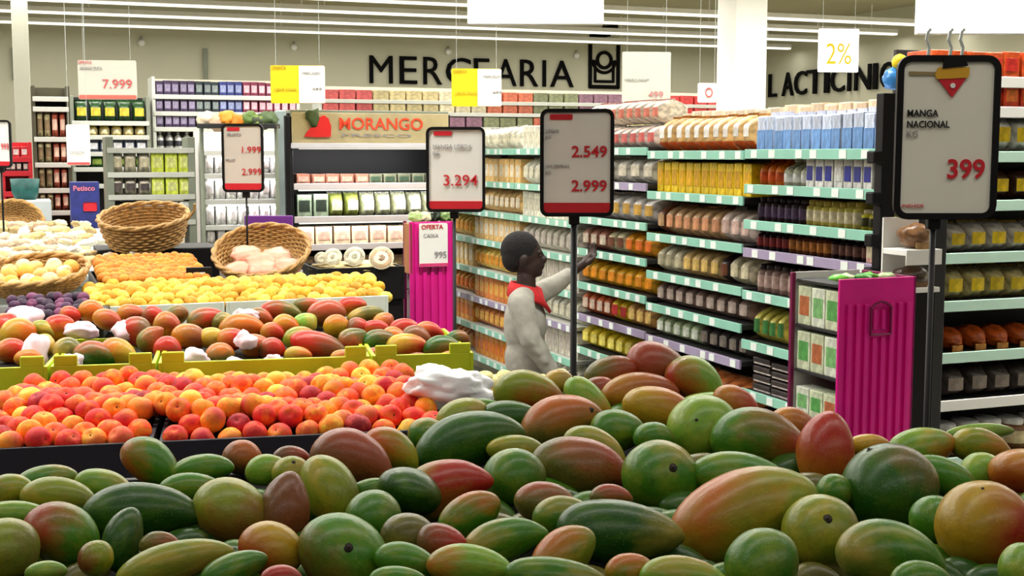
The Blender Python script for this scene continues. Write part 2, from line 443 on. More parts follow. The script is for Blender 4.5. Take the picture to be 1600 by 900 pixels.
def shade(c, v): return tuple(max(0, min(255, x*v)) for x in c)
KIND['bagb'] = [KIND['bag'][0], ('lower_label', patch_mesh(-.42, .42, .04, .30), M_PACK, 1), KIND['bag'][2], ('label', patch_mesh(-.28, .28, .42, .78), M_PACK, 3)]
NM['bagb'] = 'food_bag'; CT['bagb'] = 'food bag'
def row(k, phi_pos, rz, z, h, n, sect, dims_w, depth, desc, where, group, parts=True, fill=.93, jit=.004, start=0, hv=.03):
    """n things side by side; phi_pos(f) gives the place along the shelf for f in 0..1; sect: [(share, (colours), desc, kind, height factor)]"""
    tot = sum(s[0] for s in sect); acc = 0; bounds = []
    for s in sect: acc += s[0]/tot; bounds.append(acc)
    for i in range(n):
        f = (i+.5)/n
        s = sect[next(j for j, b in enumerate(bounds) if f <= b+1e-6)]
        cols = [shade(c, random.uniform(.92, 1.06)) for c in s[1]]
        kk = s[3] if len(s) > 3 else k; hh = h*(s[4] if len(s) > 4 else 1)*random.uniform(1-hv, 1+hv)
        if hh <= .01: continue
        p = phi_pos(f); p = Vector((p.x, p.y, z))
        d_ = s[2] if len(s) > 2 else desc
        product(kk, p, rz+random.uniform(-.05, .05), (dims_w*fill, depth, hh), cols, '%s, %s from %s' % (d_, ORD[i], where), group, parts)

# ------------------------------------------------------------------ the long aisle shelving
GS = 3.26; GD = .32                      # its front plane and depth, in the store frame
T0 = 4.34; BW = 1.02
M_BACKPANEL = plain('shelving_back_panel', (206, 200, 180), .6, .03)
TICKET = box_mesh((0, 0, 0), (.05, .003, .036)); TICKET.materials.append(M_TICKET)
def rail(name, w, mat, tickets, parent, z):
    bm = bmesh.new(); add_box(bm, Vector((0, -GD/2-.006, z-.018)), (w, .012, .045), .002)
    o = link('price_rail', bm_mesh(bm), mat, parent)
    for x in tickets: link('price_ticket', TICKET, None, parent, (x, -GD/2-.0135, z-.018))
    return o
BAYNAME = ['nearest', 'second', 'third', 'fourth', 'fifth', 'sixth']
BAYS = [  # (shelf z, rail)
 [(2.015, 'm'), (1.85, 'm'), (1.68, 'm'), (1.545, 'l'), (1.34, 'm'), (1.10, 'm'), (.86, 'm'), (.55, 'm'), (.25, 'm')],
 [(2.01, 'm'), (1.79, 'm'), (1.56, 'm'), (1.35, 'm'), (1.17, 'm'), (.99, 'l'), (.74, 'm'), (.45, 'm'), (.2, 'm')],
 [(2.03, 'm'), (1.83, 'l'), (1.61, 'm'), (1.41, 'm'), (1.20, 'm'), (1.0, 'l'), (.79, 'm'), (.5, 'm'), (.25, 'm')],
 [(2.03, 'm'), (1.79, 'm'), (1.57, 'm'), (1.35, 'm'), (1.12, 'm'), (.90, 'l'), (.68, 'm'), (.45, 'm'), (.2, 'm')],
 [(2.03, 'm'), (1.79, 'm'), (1.57, 'm'), (1.35, 'm'), (1.12, 'm'), (.90, 'l'), (.68, 'm'), (.45, 'm'), (.2, 'm')],
 [(2.03, 'm'), (1.79, 'm'), (1.57, 'm'), (1.35, 'm'), (1.12, 'm'), (.90, 'l'), (.68, 'm'), (.45, 'm'), (.2, 'm')]]
def spos(b, back=0.0):
    def f(x): return F(STORE, GS+GD/2-.02+back, T0+BW*(b+.02+.96*x))
    return f
GRZ = STORE-PI/2
for b, shelves in enumerate(BAYS):
    r = empty('gondola_shelving', F(STORE, GS+GD/2, T0+BW*(b+.5)), GRZ)
    tag(r, 'aisle shelving bay with mint price rails, %s bay from the near end' % BAYNAME[b], 'shelving', 'bays of the long aisle shelving')
    link('back_panel', box_mesh((0, GD/2+.01, 1.06), (BW-.004, .02, 2.12), 0), M_SHELFDK if b < 3 else M_BACKPANEL, r)
    for sx in (-1, 1):
        link('upright', box_mesh((sx*(BW/2-.011), GD/2-.02, 1.06), (.02, .05, 2.12), .003), M_SHELFDK, r)
    link('plinth', box_mesh((0, 0, .06), (BW-.01, GD-.02, .12), .004), M_SHELFDK, r)
    for z, c in shelves:
        s = link('shelf', box_mesh((0, 0, z-.015), (BW-.01, GD, .025), .003), M_SHELFDK if b < 3 else M_SHELF, r)
        tk = [-.45+random.uniform(0, .1)+k*.17 for k in range(6)]
        rail('rail', BW-.012, M_MINT if c == 'm' else M_LILAC, [x for x in tk if abs(x) < .46], s, z)
# near end post
o = empty('gondola_end_post', F(STORE, GS-.02, T0-.03), GRZ); tag(o, 'black upright end post closing the near end of the aisle shelving', 'post')
link('upright', box_mesh((0, .03, 1.12), (.05, .07, 2.24), .004), M_BLACK, o)
for z, c in BAYS[0][:7]: link('bracket', box_mesh((.0, -.02, z-.03), (.05, .05, .05), .006), M_BLACK, o)
# pale end panel
o = tag(link('end_panel', box_mesh((0, 0, 1.05), (.02, GD-.10, 2.1), .003), M_SHELFDK, None, F(STORE, GS+.06+GD/2, T0-.02), (0, 0, GRZ)), 'dark end panel of the aisle shelving beside the black post', 'panel')

def bay(b, si, h, n, sect, depth=.2, k='bag', zz=None, back=0.0, extra=''):
    z = BAYS[b][si][0]-.002 if zz is None else zz
    w = BW*.96/n
    row(k, (lambda f: spos(b, back)(f)), GRZ, z, h, n, sect, w, depth, '', 'near end, %s shelf%s, %s bay' % (ORD[si], extra, BAYNAME[b]), 'goods on the aisle shelving')
# colours
BL = (168, 196, 226); WH = (232, 232, 228); CR = (226, 214, 180); OR = (226, 120, 36); YE = (236, 200, 28); RE = (190, 40, 40); BR = (110, 60, 36); DK = (44, 28, 32)
GR = (60, 120, 60); TAN = (200, 160, 116); NV = (34, 44, 150); PK = (220, 170, 160); PG = (196, 214, 180)
# bay 0, near
bay(0, 0, .18, 13, [(1, ((200, 210, 232), (112, 158, 218), (200, 205, 225)), 'pale blue milk carton')], k='carton')
bay(0, 1, .13, 14, [(4, (WH, NV, WH), 'white box with blue label', 'box'), (1, (WH, WH, WH), 'plain white box', 'box'), (4, (WH, NV, WH), 'white box with blue label', 'box'),
     (3, ((214, 216, 190), WH, (200, 200, 180)), 'pale bottle with white label', 'bottle'), (3, (OR, (200, 80, 20), RE), 'orange juice bottle', 'bottle', 1.05)], k='box')
bay(0, 2, .115, 17, [(3, ((210, 200, 60), (60, 60, 30), CR), 'short yellow jar', 'jar', .75), (6, ((214, 200, 100), CR, (190, 170, 80)), 'yellow sauce jar'), (6, (DK, (80, 60, 90), DK), 'dark sauce jar')], k='jar')
bay(0, 3, .10, 18, [(2, (PK, CR, CR), 'pink cream box', 'box', .9), (5, (DK, (120, 80, 70), DK), 'dark coffee jar'), (6, (BR, (190, 120, 50), DK), 'brown coffee jar'), (5, (DK, (140, 40, 40), DK), 'dark red jam jar')], k='jar')
bay(0, 4, .135, 15, [(1, ((150, 120, 110), (200, 170, 160), DK), 'greyish brown jar')], k='jar')
bay(0, 5, .16, 14, [(3, (YE, GR, GR), 'yellow green bottle'), (6, ((150, 90, 30), (214, 170, 60), (70, 40, 20)), 'amber oil bottle'), (4, ((210, 200, 90), GR, GR), 'yellow sachet', 'bag')], k='bottle')
bay(0, 6, .17, 6, [(1, ((60, 52, 50), (216, 206, 200)), 'dark stacked tray')], k='tray_stack')
# bay 1
bay(1, 0, .18, 10, [(1, ((214, 176, 116), (214, 92, 26), (206, 150, 80), (232, 228, 222)), 'cream bag with orange foot')], k='bagb')
bay(1, 1, .165, 12, [(1, (YE, (226, 170, 20), YE), 'bright yellow food bag')], k='box')
bay(1, 2, .16, 10, [(3, ((226, 206, 196), (214, 180, 170), WH), 'white clear bag'), (6, (TAN, (214, 150, 110), (190, 130, 90)), 'tan biscuit bag'), (1, (BR, TAN, BR), 'brown bag')])
bay(1, 3, .15, 10, [(2, ((210, 200, 170), CR, BR), 'beige bag'), (1, (DK, BR, DK), 'dark bag'), (3, ((214, 180, 120), (226, 190, 110), BR), 'golden grain bag'), (3, ((214, 206, 178), (190, 180, 150), WH), 'cream grain bag')])
bay(1, 4, .135, 9, [(1, ((130, 104, 96), (196, 176, 166), DK), 'grey brown bag with round label')])
bay(1, 5, .13, 10, [(5, ((70, 60, 60), (130, 120, 110), DK), 'dark grey bag'), (5, ((186, 206, 160), (222, 230, 214), (120, 160, 90)), 'pale green bag')])
bay(1, 6, .13, 9, [(1, ((224, 130, 70), (214, 70, 40), (230, 180, 140)), 'orange snack bag')])
# bay 2
bay(2, 0, .13, 9, [(1, ((232, 214, 206), (206, 100, 96), WH), 'white bag with pink stripe')])
bay(2, 0, .13, 9, [(1, ((236, 222, 200), (214, 120, 100), PK), 'cream upper bag')], zz=2.17, back=.03, extra=' top layer')
bay(2, 1, .15, 6, [(1, ((236, 232, 222), (222, 212, 190), WH), 'rounded white bag')])
bay(2, 2, .15, 7, [(1, ((232, 226, 222), (206, 160, 70), WH), 'white bag with golden label')])
bay(2, 3, .14, 8, [(3, ((236, 160, 30), (226, 110, 20), YE), 'orange crisps bag'), (2, ((220, 210, 170), BR, WH), 'cream bag'), (3, ((170, 110, 90), (206, 190, 170), BR), 'brown mixed bag')])
bay(2, 4, .14, 8, [(1, ((236, 176, 34), (226, 140, 20), (180, 110, 20)), 'golden yellow bag')])
bay(2, 5, .15, 9, [(3, ((214, 160, 90), (226, 190, 110), BR), 'tan bag'), (2, (YE, RE, RE), 'yellow red bag'), (4, ((214, 100, 50), (226, 200, 180), RE), 'orange red bag')])
bay(2, 6, .14, 8, [(1, ((234, 206, 40), (240, 224, 110), (200, 150, 20)), 'yellow pasta bag')])
# bays 3 to 5
pal = [[((232, 190, 120), (236, 222, 196), CR), 'pale orange pack'], [((236, 232, 214), (220, 214, 190), WH), 'cream white pack'], [((230, 150, 50), (222, 110, 30), OR), 'orange pack'],
       [((236, 196, 90), (226, 150, 50), YE), 'yellow orange pack'], [((214, 206, 190), (200, 190, 180), WH), 'pale grey pack'], [((226, 132, 60), (236, 180, 90), CR), 'amber pack']]
plan = {0: (1, 1, 0), 1: (1, 0, 0), 2: (1, 0, 3), 3: (4, 0, 3), 4: (4, 3, 0), 5: (1, 5, 2), 6: (4, 5, 2), 7: (1, 2, 5)}
for b in (3, 4, 5):
    for si in range(8):
        z = BAYS[b][si][0]; nxt = BAYS[b][si-1][0] if si else 2.24
        q = pal[plan[si][b-3]]
        bay(b, si, min(.175, nxt-z-.05), 9, [(1, q[0], q[1], 'box' if (si+b) % 2 else 'bag')])
# tall boxes standing behind the top rows
def toprow(b, z, h, n, cols, desc): bay(b, 0, h, n, [(1, cols, desc, 'box')], depth=.1, zz=z, back=.10, extra=' rear row')
toprow(0, 2.012, .215, 9, ((236, 206, 170), (230, 160, 100)), 'tall peach box')
toprow(1, 2.008, .215, 9, ((238, 224, 200), (226, 150, 90)), 'tall cream box')

# ------------------------------------------------------------------ shelving on the far right, facing the camera
RT = 4.86; RS = 3.93; RW = 1.3
r = empty('cross_shelving', F(STORE, RS+RW/2, RT+.2), STORE); tag(r, 'dark shelving unit with pale mint rails beside the magenta display', 'shelving')
link('back_panel', box_mesh((.03, .15, 1.25), (RW-.06, .02, 2.5), 0), M_SHELFDK, r)
for sx in (-1, 1): link('upright', box_mesh((sx*(RW/2+.012), -.16, 1.0), (.024, .04, 2.0), .004), M_BLACK, r)
RZ = [2.36, 2.22, 2.01, 1.78, 1.534, 1.307, 1.06, .83, .55]
for i, z in enumerate(RZ):
    s = link('shelf', box_mesh((0, -.03, z-.014), (RW, .32, .022), .003), M_SHELFDK, r)
    o = link('price_rail', box_mesh((0, -.197, z-.026), (RW, .012, .052), .003), M_WHITE if i in (0, 1, 7) else (plain('pale_mint_rail', (196, 232, 216), .35, .03)), s)
def rrow(i, h, n, sect, k='bag', d=.2):
    z = RZ[i]-.003; w = RW*.96/n
    row(k, lambda f: F(STORE, RS+RW*(.02+.96*f), RT+.13), STORE, z, h, n, sect, w, d, '', 'near post, %s shelf of dark cross shelving' % ORD[i], 'goods on the cross shelving')
rrow(0, .12, 12, [(1, ((214, 84, 30), (190, 40, 30), (230, 130, 60)), 'orange red pack')], 'box')
rrow(1, .115, 12, [(1, ((206, 60, 30), (226, 120, 50), (230, 130, 60)), 'red orange pack')], 'box')
rrow(2, .17, 10, [(1, ((236, 234, 226), YE, WH), 'white bag with yellow label')])
rrow(3, .15, 10, [(1, ((70, 44, 26), YE, DK), 'brown bag with yellow label')])
rrow(4, .14, 10, [(1, ((214, 206, 194), (232, 196, 30), (230, 190, 30)), 'tray bag with yellow card')])
rrow(5, .15, 10, [(1, ((200, 186, 130), (232, 200, 30), (226, 186, 24)), 'yellow topped bag')])
rrow(6, .11, 9, [(1, ((204, 90, 30), (226, 150, 60)), 'bag of orange buns', 'bread')])
rrow(7, .15, 9, [(1, ((78, 70, 66), (140, 128, 118), DK), 'dark grey bag')])
rrow(8, .15, 9, [(1, ((150, 100, 60), (214, 196, 150), WH), 'brown jar with pale lid', 'jar')])

# small white end shelf with bagged loaves between the two shelvings
a = P(1425, 388, 5.05); za = a.z
r = empty('white_shelf_stand', (a.x, a.y, 0), STORE); tag(r, 'small white shelf stand holding loaves between black end post and large mango sign', 'shelf stand')
link('shelf', box_mesh((0, 0, za-.012), (.17, .14, .024), .003), M_WHITE, r); link('lower_shelf', box_mesh((0, 0, za-.16), (.17, .14, .02), .003), M_WHITE, r)
link('fascia', box_mesh((0, -.073, za-.03), (.17, .006, .06), .002), M_WHITE, r)
link('back_panel', box_mesh((0, .075, za-.02), (.17, .008, .28), 0), M_WHITE, r)
link('base', box_mesh((0, 0, (za-.17)/2), (.15, .12, za-.17), .004), M_BLACK, r)
product('bread', Vector((a.x+.01, a.y, za)), STORE, (.14, .12, .10), [(136, 96, 60), (180, 140, 90)], 'brown paper loaf bag on the upper level of the white shelf stand', 'loaves', True)
product('bread', Vector((a.x, a.y, za-.15)), STORE, (.15, .12, .085), [(70, 46, 30), (120, 90, 60)], 'dark brown loaf bag on the lower level of the white shelf stand', 'loaves', True)
# ------------------------------------------------------------------ framed price signs on poles
def framed_sign(px0, px1, py0, py1, Y, label, lines, pole_px, pole_bottom, band=True, header=True, card=None, rz=0.0, pole_r=.011, frame=.012, foot=True):
    """lines: [(text, fx, fy, size in px, material, bold, align)], fx fy = place on the card 0..1 from its top left"""
    k = Y/2000.0; c = P((px0+px1)/2, (py0+py1)/2, Y); w = (px1-px0)*k; h = (py1-py0)*k
    r = empty('price_sign_stand', (c.x, c.y, 0), rz); tag(r, label, 'price sign')
    z = c.z
    fr = link('frame', ring_frame(w, h, frame, frame*2.2, .016), M_BLACK, r, (0, 0, z))
    cd = link('card', slab(w-frame*1.6, h-frame*1.6, frame*1.2, .004), card or M_WHITE, r, (0, 0, z))
    iw, ih = w-2*frame, h-2*frame
    if band: link('red_band', slab(iw, ih*.10, .004, .003), M_RED, cd, (0, -.004, -ih/2+ih*.052))
    if header: link('red_tag', slab(iw*.34, ih*.055, .004, .003), M_RED, cd, (-iw*.24, -.004, ih/2-ih*.045))
    for s, x0, x1, y0, y1, m, bold in lines:
        textfit(s, m, cd, (x0-(px0+px1)/2)*k, (x1-(px0+px1)/2)*k, ((py0+py1)/2-y1)*k, ((py0+py1)/2-y0)*k, -.006, bold, 'price_text' if any(ch.isdigit() for ch in s) else 'name_text')
    px = (P(pole_px, 400, Y).x-c.x); zb = pole_bottom
    bm = bmesh.new(); tube(bm, [(px, .015, zb), (px, .015, z-h/2+.03)], pole_r, 10); link('pole', bm_mesh(bm, smooth=True), M_BLACK, r)
    link('clamp', box_mesh((px, .015, z-h/2-.012), (.035, .03, .03), .004), M_BLACK, r)
    if foot: link('foot', box_mesh((px, .015, zb+.008), (.24 if zb < .1 else .10, .24 if zb < .1 else .08, .016), .004), M_BLACK, r)
    return r, cd, w, h, z
framed_sign(844, 959, 171, 338, 4.15, 'black framed price sign on the thick pole in front of the person',
    [('2.549', 893, 948, 228, 246, M_RED, .02), ('2.999', 893, 948, 281, 299, M_RED, .02), ('LIMAO', 853, 873, 203, 208, M_GREYTXT, 0), ('KG', 853, 861, 212, 217, M_GREYTXT, 0),
     ('UVA VERMELHA', 853, 890, 257, 262, M_GREYTXT, 0), ('KG', 853, 861, 267, 272, M_GREYTXT, 0)], 897, 0.0)
framed_sign(666, 758, 199, 331, 5.25, 'black framed price sign with one price, above the small magenta tower',
    [('3.294', 693, 746, 273, 290, M_RED, .005), ('MANGA LISBOA', 677, 737, 226, 233, M_GREYTXT, 0), ('KG', 677, 686, 237, 243, M_GREYTXT, 0)], 710, 0.0, pole_r=.007)
framed_sign(347, 412, 194, 300, 6.3, 'small black framed price sign on thin pole among the yellow fruit',
    [('1.999', 379, 408, 229, 239, M_RED, 0), ('2.999', 378, 408, 263, 273, M_RED, 0), ('MELANCIA', 356, 378, 208, 213, M_GREYTXT, 0), ('MELAO', 353, 368, 248, 252, M_GREYTXT, 0)], 386, 1.30, pole_r=.005, card=plain('warm_grey_card', (206, 200, 192), .5, .02))
M_CARDGREY = plain('grey_sign_card', (232, 228, 216), .5, .02)
r, cd, w, h, z = framed_sign(1399, 1559, 89, 342, 3.4, 'large black framed sign MANGA NACIONAL 399 standing behind the mango pile',
    [('MANGA', 1416, 1464, 172, 183, M_BLACKTXT, .02), ('NACIONAL', 1416, 1482, 189, 200, M_BLACKTXT, .02), ('KG', 1416, 1433, 204, 214, M_GREYTXT, 0), ('399', 1481, 1539, 248, 279, M_RED, .02), ('UNIDADE', 1408, 1446, 318, 323, M_RED, 0)],
    1459, 0.0, band=False, header=False, card=M_CARDGREY, rz=.0, pole_r=.008, frame=.017)
k = 3.4/2000
def tri(name, pts, mat, dy):
    bm = bmesh.new(); a_ = [bm.verts.new((x*k, dy, y*k)) for x, y in pts]; b_ = [bm.verts.new((x*k, dy+.004, y*k)) for x, y in pts]
    bm.faces.new(a_); bm.faces.new(list(reversed(b_)))
    for i in range(len(pts)): bm.faces.new((a_[i], b_[i], b_[(i+1) % len(pts)], a_[(i+1) % len(pts)]))
    bmesh.ops.recalc_face_normals(bm, faces=bm.faces); return link(name, bm_mesh(bm), mat, cd)
tri('emblem_red_triangle', [(-20, 93), (27, 93), (5, 62)], M_RED, -.008)
tri('emblem_gold_band', [(-23, 97), (-18, 108), (30, 108), (30, 97), (27, 92), (-20, 90)], plain('gold_print', (214, 160, 40), .5, .02), -.010)
tri('emblem_black_cap', [(-12, 106), (-10, 124), (22, 122), (27, 110)], M_BLACK, -.013)
tri('emblem_disc', [(5+4*math.cos(a_), 80+4*math.sin(a_)) for a_ in [i*PI/5 for i in range(10)]], M_WHITE, -.011)
tri('brown_stripe', [(-62, 96), (-62, 102), (-20, 101), (-20, 96)], plain('brown_print', (150, 130, 90), .5, .02), -.006)
M_CLEAR = plain('clear_plastic_clip', (196, 204, 200), .2, .03)
for dx in (-34, 0, 18):
    bm = bmesh.new(); tube(bm, [(dx*k, 0, z+h/2-.01), (dx*k+.004, 0, z+h/2+.02), (dx*k-.004, 0, z+h/2+.04), (dx*k, 0, z+h/2+.062), (dx*k+.006, 0, z+h/2+.068)], .0045, 6)
    link('clip_hook', bm_mesh(bm), M_CLEAR, r)

# ------------------------------------------------------------------ hanging cards further back
def hang_card(px0, px1, py0, py1, Y, label, mat, lines=(), foot=None, back=None, strings=True, emis_=False, cat='hanging sign', top=CEIL_Z, divider=None):
    k = Y/2000.0; c = P((px0+px1)/2, (py0+py1)/2, Y); w = (px1-px0)*k; h = (py1-py0)*k
    r = empty('hanging_price_card', c, STORE*0.3); tag(r, label, cat)
    link('card', slab(w, h, .012, .012), mat, r)
    if foot: link('foot_band', slab(w*.98, h*foot[0], .008, .006), foot[1], r, (0, -.008, -h/2+h*foot[0]/2+.004))
    if divider: link('white_half', slab(w*.48, h*.98, .008, .006), M_WHITE, r, (w*.26, -.008, 0))
    for s, x0, x1, y0, y1, m in lines:
        textfit(s, m, r, (x0-(px0+px1)/2)*k, (x1-(px0+px1)/2)*k, ((py0+py1)/2-y1)*k, ((py0+py1)/2-y0)*k, -.014, 0, 'price_text' if any(q.isdigit() for q in s) else 'name_text')
    if strings:
        for sx in (-.4, .4):
            bm = bmesh.new(); tube(bm, [(sx*w, 0, h/2-.01), (sx*w, 0, top-c.z)], .0015, 4); link('cord', bm_mesh(bm), M_CLEAR, r)
    return r
M_SOFTRED = plain('soft_red_print', (214, 90, 90), .6, .02); M_YTXT = plain('ochre_print', (176, 146, 30), .6, .02)
hang_card(124, 212, 95, 155, 9.0, 'white hanging card 7.999 with red foot over the green packs', plain('soft_white_card', (214, 212, 200), .6, .02),
    [('7.999', 161, 205, 124, 138, M_SOFTRED), ('BANANA PRATA', 128, 161, 105, 110, M_GREYTXT), ('OFERTA', 125, 146, 96, 101, M_SOFTRED)], (.10, plain('coral_band', (222, 110, 96), .6, .02)))
hang_card(105, 140, 195, 258, 8.0, 'small white card with red foot hanging beside the tall rack', M_WHITE, [('OFERTA', 110, 132, 236, 240, M_GREYTXT)], (.06, M_SOFTRED))
for dx, dy, wh in ((0, 0, 'over the navy packs'), (282, 5, 'in front of the wall lettering')):
    hang_card(424+dx, (507 if not dx else 501)+dx, 103+dy, 161+dy, 9.0, 'yellow and white hanging card '+wh, M_YELLOW, [('OFERTA', 426+dx, 448+dx, 104+dy, 109+dy, M_YTXT), ('LEVE MAIS', 430+dx, 463+dx, 138+dy, 142+dy, M_YTXT), ('499', 487+dx, 502+dx, 137+dy, 141+dy, M_GREYTXT), ('MERCADO', 473+dx, 500+dx, 113+dy, 117+dy, M_GREYTXT)], divider=True)
hang_card(972, 1048, 82, 160, 10.0, 'pale grey hanging card 499 beside the bag pictogram', plain('pale_grey_card', (206, 208, 196), .6, .02), [('499', 1013, 1036, 142, 152, plain('pale_pink_print', (214, 130, 130), .6, .02)), ('MERCADO', 976, 1014, 123, 127, M_GREYTXT)])
hang_card(1090, 1119, 130, 160, 10.0, 'small white square card with red letter O by the white column', M_WHITE, [('O', 1101, 1113, 137, 152, M_SOFTRED)])
hang_card(1278, 1342, 46, 112, 12.0, 'white poster, glow added for overexposure, with yellow figures 2% over the side wall', M_WHITEGLOW, [('2%', 1290, 1330, 68, 100, M_YELLOW)])  # plain poster, its overexposure put in as glow
def glow_board(px0, px1, py0, py1, Y, label):
    k = Y/2000.0; c = P((px0+px1)/2, (py0+py1)/2, Y); w = (px1-px0)*k; h = (py1-py0)*k
    r = empty('hanging_glow_board', c, 0); tag(r, label, 'hanging board')
    link('casing', box_mesh((0, .03, 0), (w, .05, h), .004), M_WHITE, r)
    link('glow_face', box_mesh((0, -.002, 0), (w-.006, .01, h-.006), .002), M_WHITEGLOW, r)  # face of a white board, made to glow as if overexposed
    for sx in (-.4, .4):
        bm = bmesh.new(); tube(bm, [(sx*w, .03, h/2-.01), (sx*w, .03, CEIL_Z-c.z)], .002, 4); link('cord', bm_mesh(bm), M_CLEAR, r)
glow_board(732, 942, -120, 35, 6.5, 'bright white hanging board with added glow above the wall lettering')
glow_board(1440, 1680, -120, 50, 5.4, 'bright white hanging board with added glow above the large mango sign')
# blue bag with yellow balloon on top of the shelving
c = P(1385, 150, 8.0); c2 = F(STORE, GS+.17, T0+.13, 2.26)
r = empty('novelty_bag', Vector((c2.x, c2.y, 2.262)), 0); tag(r, 'blue bag with yellow top standing on the shelving beside the large sign', 'bag')
link('bag_body', blob(.055, .04, .045, 3, .3, 3, 5), plain('blue_film', (60, 140, 214), .3, .15), r, (0, 0, .045))
link('yellow_ball', blob(.032, .03, .036, 3, .1, 3, 6), M_YELLOW, r, (.015, 0, .115))

# ------------------------------------------------------------------ magenta display towers
def ribbed_front(w, h, n, motif=True):
    bm = bmesh.new(); add_box(bm, Vector((0, 0, h/2)), (w, .012, h), .002)
    step = w*.88/n; top = h-.088 if motif else h-.004
    for i in range(n):
        x = -w*.44+step*(i+.5)
        if motif and abs(x) < w*.14:
            t2 = h-.205; add_box(bm, Vector((x, -.010, t2/2)), (step*.5, .014, t2), .003)
            add_box(bm, Vector((x, -.010, h-.145)), (step*.45, .014, .07), .003)
        else: add_box(bm, Vector((x, -.010, top/2)), (step*.5, .014, top), .003)
    return bm_mesh(bm)
def tower(px0, px1, ytop, t, depth, label, n=8, ph=STORE, motif=True):
    a = HT(ph, t, px0, ytop); b = HT(ph, t, px1, ytop); w = math.hypot(b.x-a.x, b.y-a.y); h = a.z
    r = empty('cardboard_display', ((a.x+b.x)/2, (a.y+b.y)/2, 0), ph); tag(r, label, 'display stand')
    link('ribbed_front', ribbed_front(w, h, n, motif), M_MAGENTA, r, (0, .006, 0))
    if motif:
        bm = bmesh.new(); R = w*.13
        tube(bm, [(-R, -.018, h-.195), (-R, -.018, h-.10), (-R*.6, -.018, h-.088), (0, -.018, h-.080), (R*.6, -.018, h-.088), (R, -.018, h-.10), (R, -.018, h-.195), (-R, -.018, h-.195)], .005, 6)
        link('arch_motif', bm_mesh(bm), M_MAGDK, r)
    link('side_panel', box_mesh((w/2-.006, depth/2, h/2), (.012, depth, h), .002), M_MAGDK, r)
    link('rear_post', box_mesh((-w/2+.008, depth, h/2), (.016, .016, h), .002), M_MAGDK, r)
    link('back_panel', box_mesh((0, depth+.004, h/2), (w-.04, .006, h), 0), M_WHITE, r)
    z = h-.02; zs = []
    while z > .1:
        link('shelf', box_mesh((0, depth/2, z-.008), (w-.03, depth-.02, .01), .001), M_SHELFDK, r); zs.append(z); z -= .165
    return r, w, h, zs
r, w2, h2, zs = tower(1313, 1432, 437, 3.68, .30, 'tall ribbed magenta display tower with arch motif beside the dark cross shelving')
o2 = r.location.copy()
def loc_in(o, ph, x, y, z): return Vector((o.x + x*math.cos(ph) - y*math.sin(ph), o.y + x*math.sin(ph) + y*math.cos(ph), z))
for si, z in enumerate(zs[1:6]):
    for i in range(3):
        product('box', loc_in(o2, STORE, -w2/2+.055, .07+.085*i, z-.002), STORE-PI/2, (.084, .075, .140 if si != 2 else .10),
            [[(214, 222, 190), (96, 170, 90)], [(226, 232, 214), (130, 190, 120)], [(206, 214, 180), (190, 110, 70)]][(i+si) % 3],
            'pale green carton, %s from the front, %s level of the magenta tower' % (ORD[i], ORD[si]), 'cartons in the magenta tower')
for i in range(5):
    b_ = link('green_sachet', blob(.035, .03, .014, 2, .4, 3, i), M_FILM, None, loc_in(o2, STORE, -w2/2+.03+.05*i, .05+.02*(i % 2)*1.5, h2+.0), (0, 0, i)); b_.color = C4(*[(120, 220, 80), (200, 230, 170), (90, 180, 80)][i % 3])
    tag(b_, 'bright green sachet on top of the magenta tower, %s along' % ORD[i], 'sachet', 'sachets on the magenta tower')
r, w1, h1, zs1 = tower(640, 709, 347, 6.35, .12, 'small ribbed magenta display tower carrying a white price card', n=5, ph=STORE, motif=False)
o1 = r.location.copy()
link('brown_side', box_mesh((-w1/2+.008, .06, h1-.14), (.014, .12, .26), .002), plain('brown_board', (170, 110, 60), .6, .1), r)
k = o1.y/2000
pc = link('price_card', slab(46*k, 68*k, .006, .006), M_WHITE, r, (0.0, -.026, h1-.12))
link('red_band', slab(46*k, 5*k, .002, .003), plain('pink_band', (214, 60, 120), .5, .02), pc, (0, -.005, -31*k)); text('995', 10*k*1.38, M_GREYTXT, pc, (21*k, -.005, -20*k), .02, 'price_text', 'RIGHT')
text('OFERTA', 7*k*1.38, M_RED, pc, (-20*k, -.005, 25*k), .02, 'name_text'); text('CAIXA', 6*k*1.38, M_GREYTXT, pc, (-17*k, -.005, 12*k), 0, 'name_text')
for i in range(4):
    b_ = link('lime_flower_bunch', blob(.035, .03, .03, 3, .6, 4, i+9), M_FILM, None, loc_in(o1, STORE, -w1/2+.05+.05*i, .05, h1+.022), (0, 0, i)); b_.color = C4(*[(196, 226, 150), (226, 236, 190), (40, 60, 40), (150, 190, 110)][i % 4])
    tag(b_, ['pale lime bunch on the small magenta tower at its brown side', 'cream green bunch on the small magenta tower', 'dark green bunch on the small magenta tower', 'mid green bunch on the small magenta tower at its pole side'][i], 'greens')

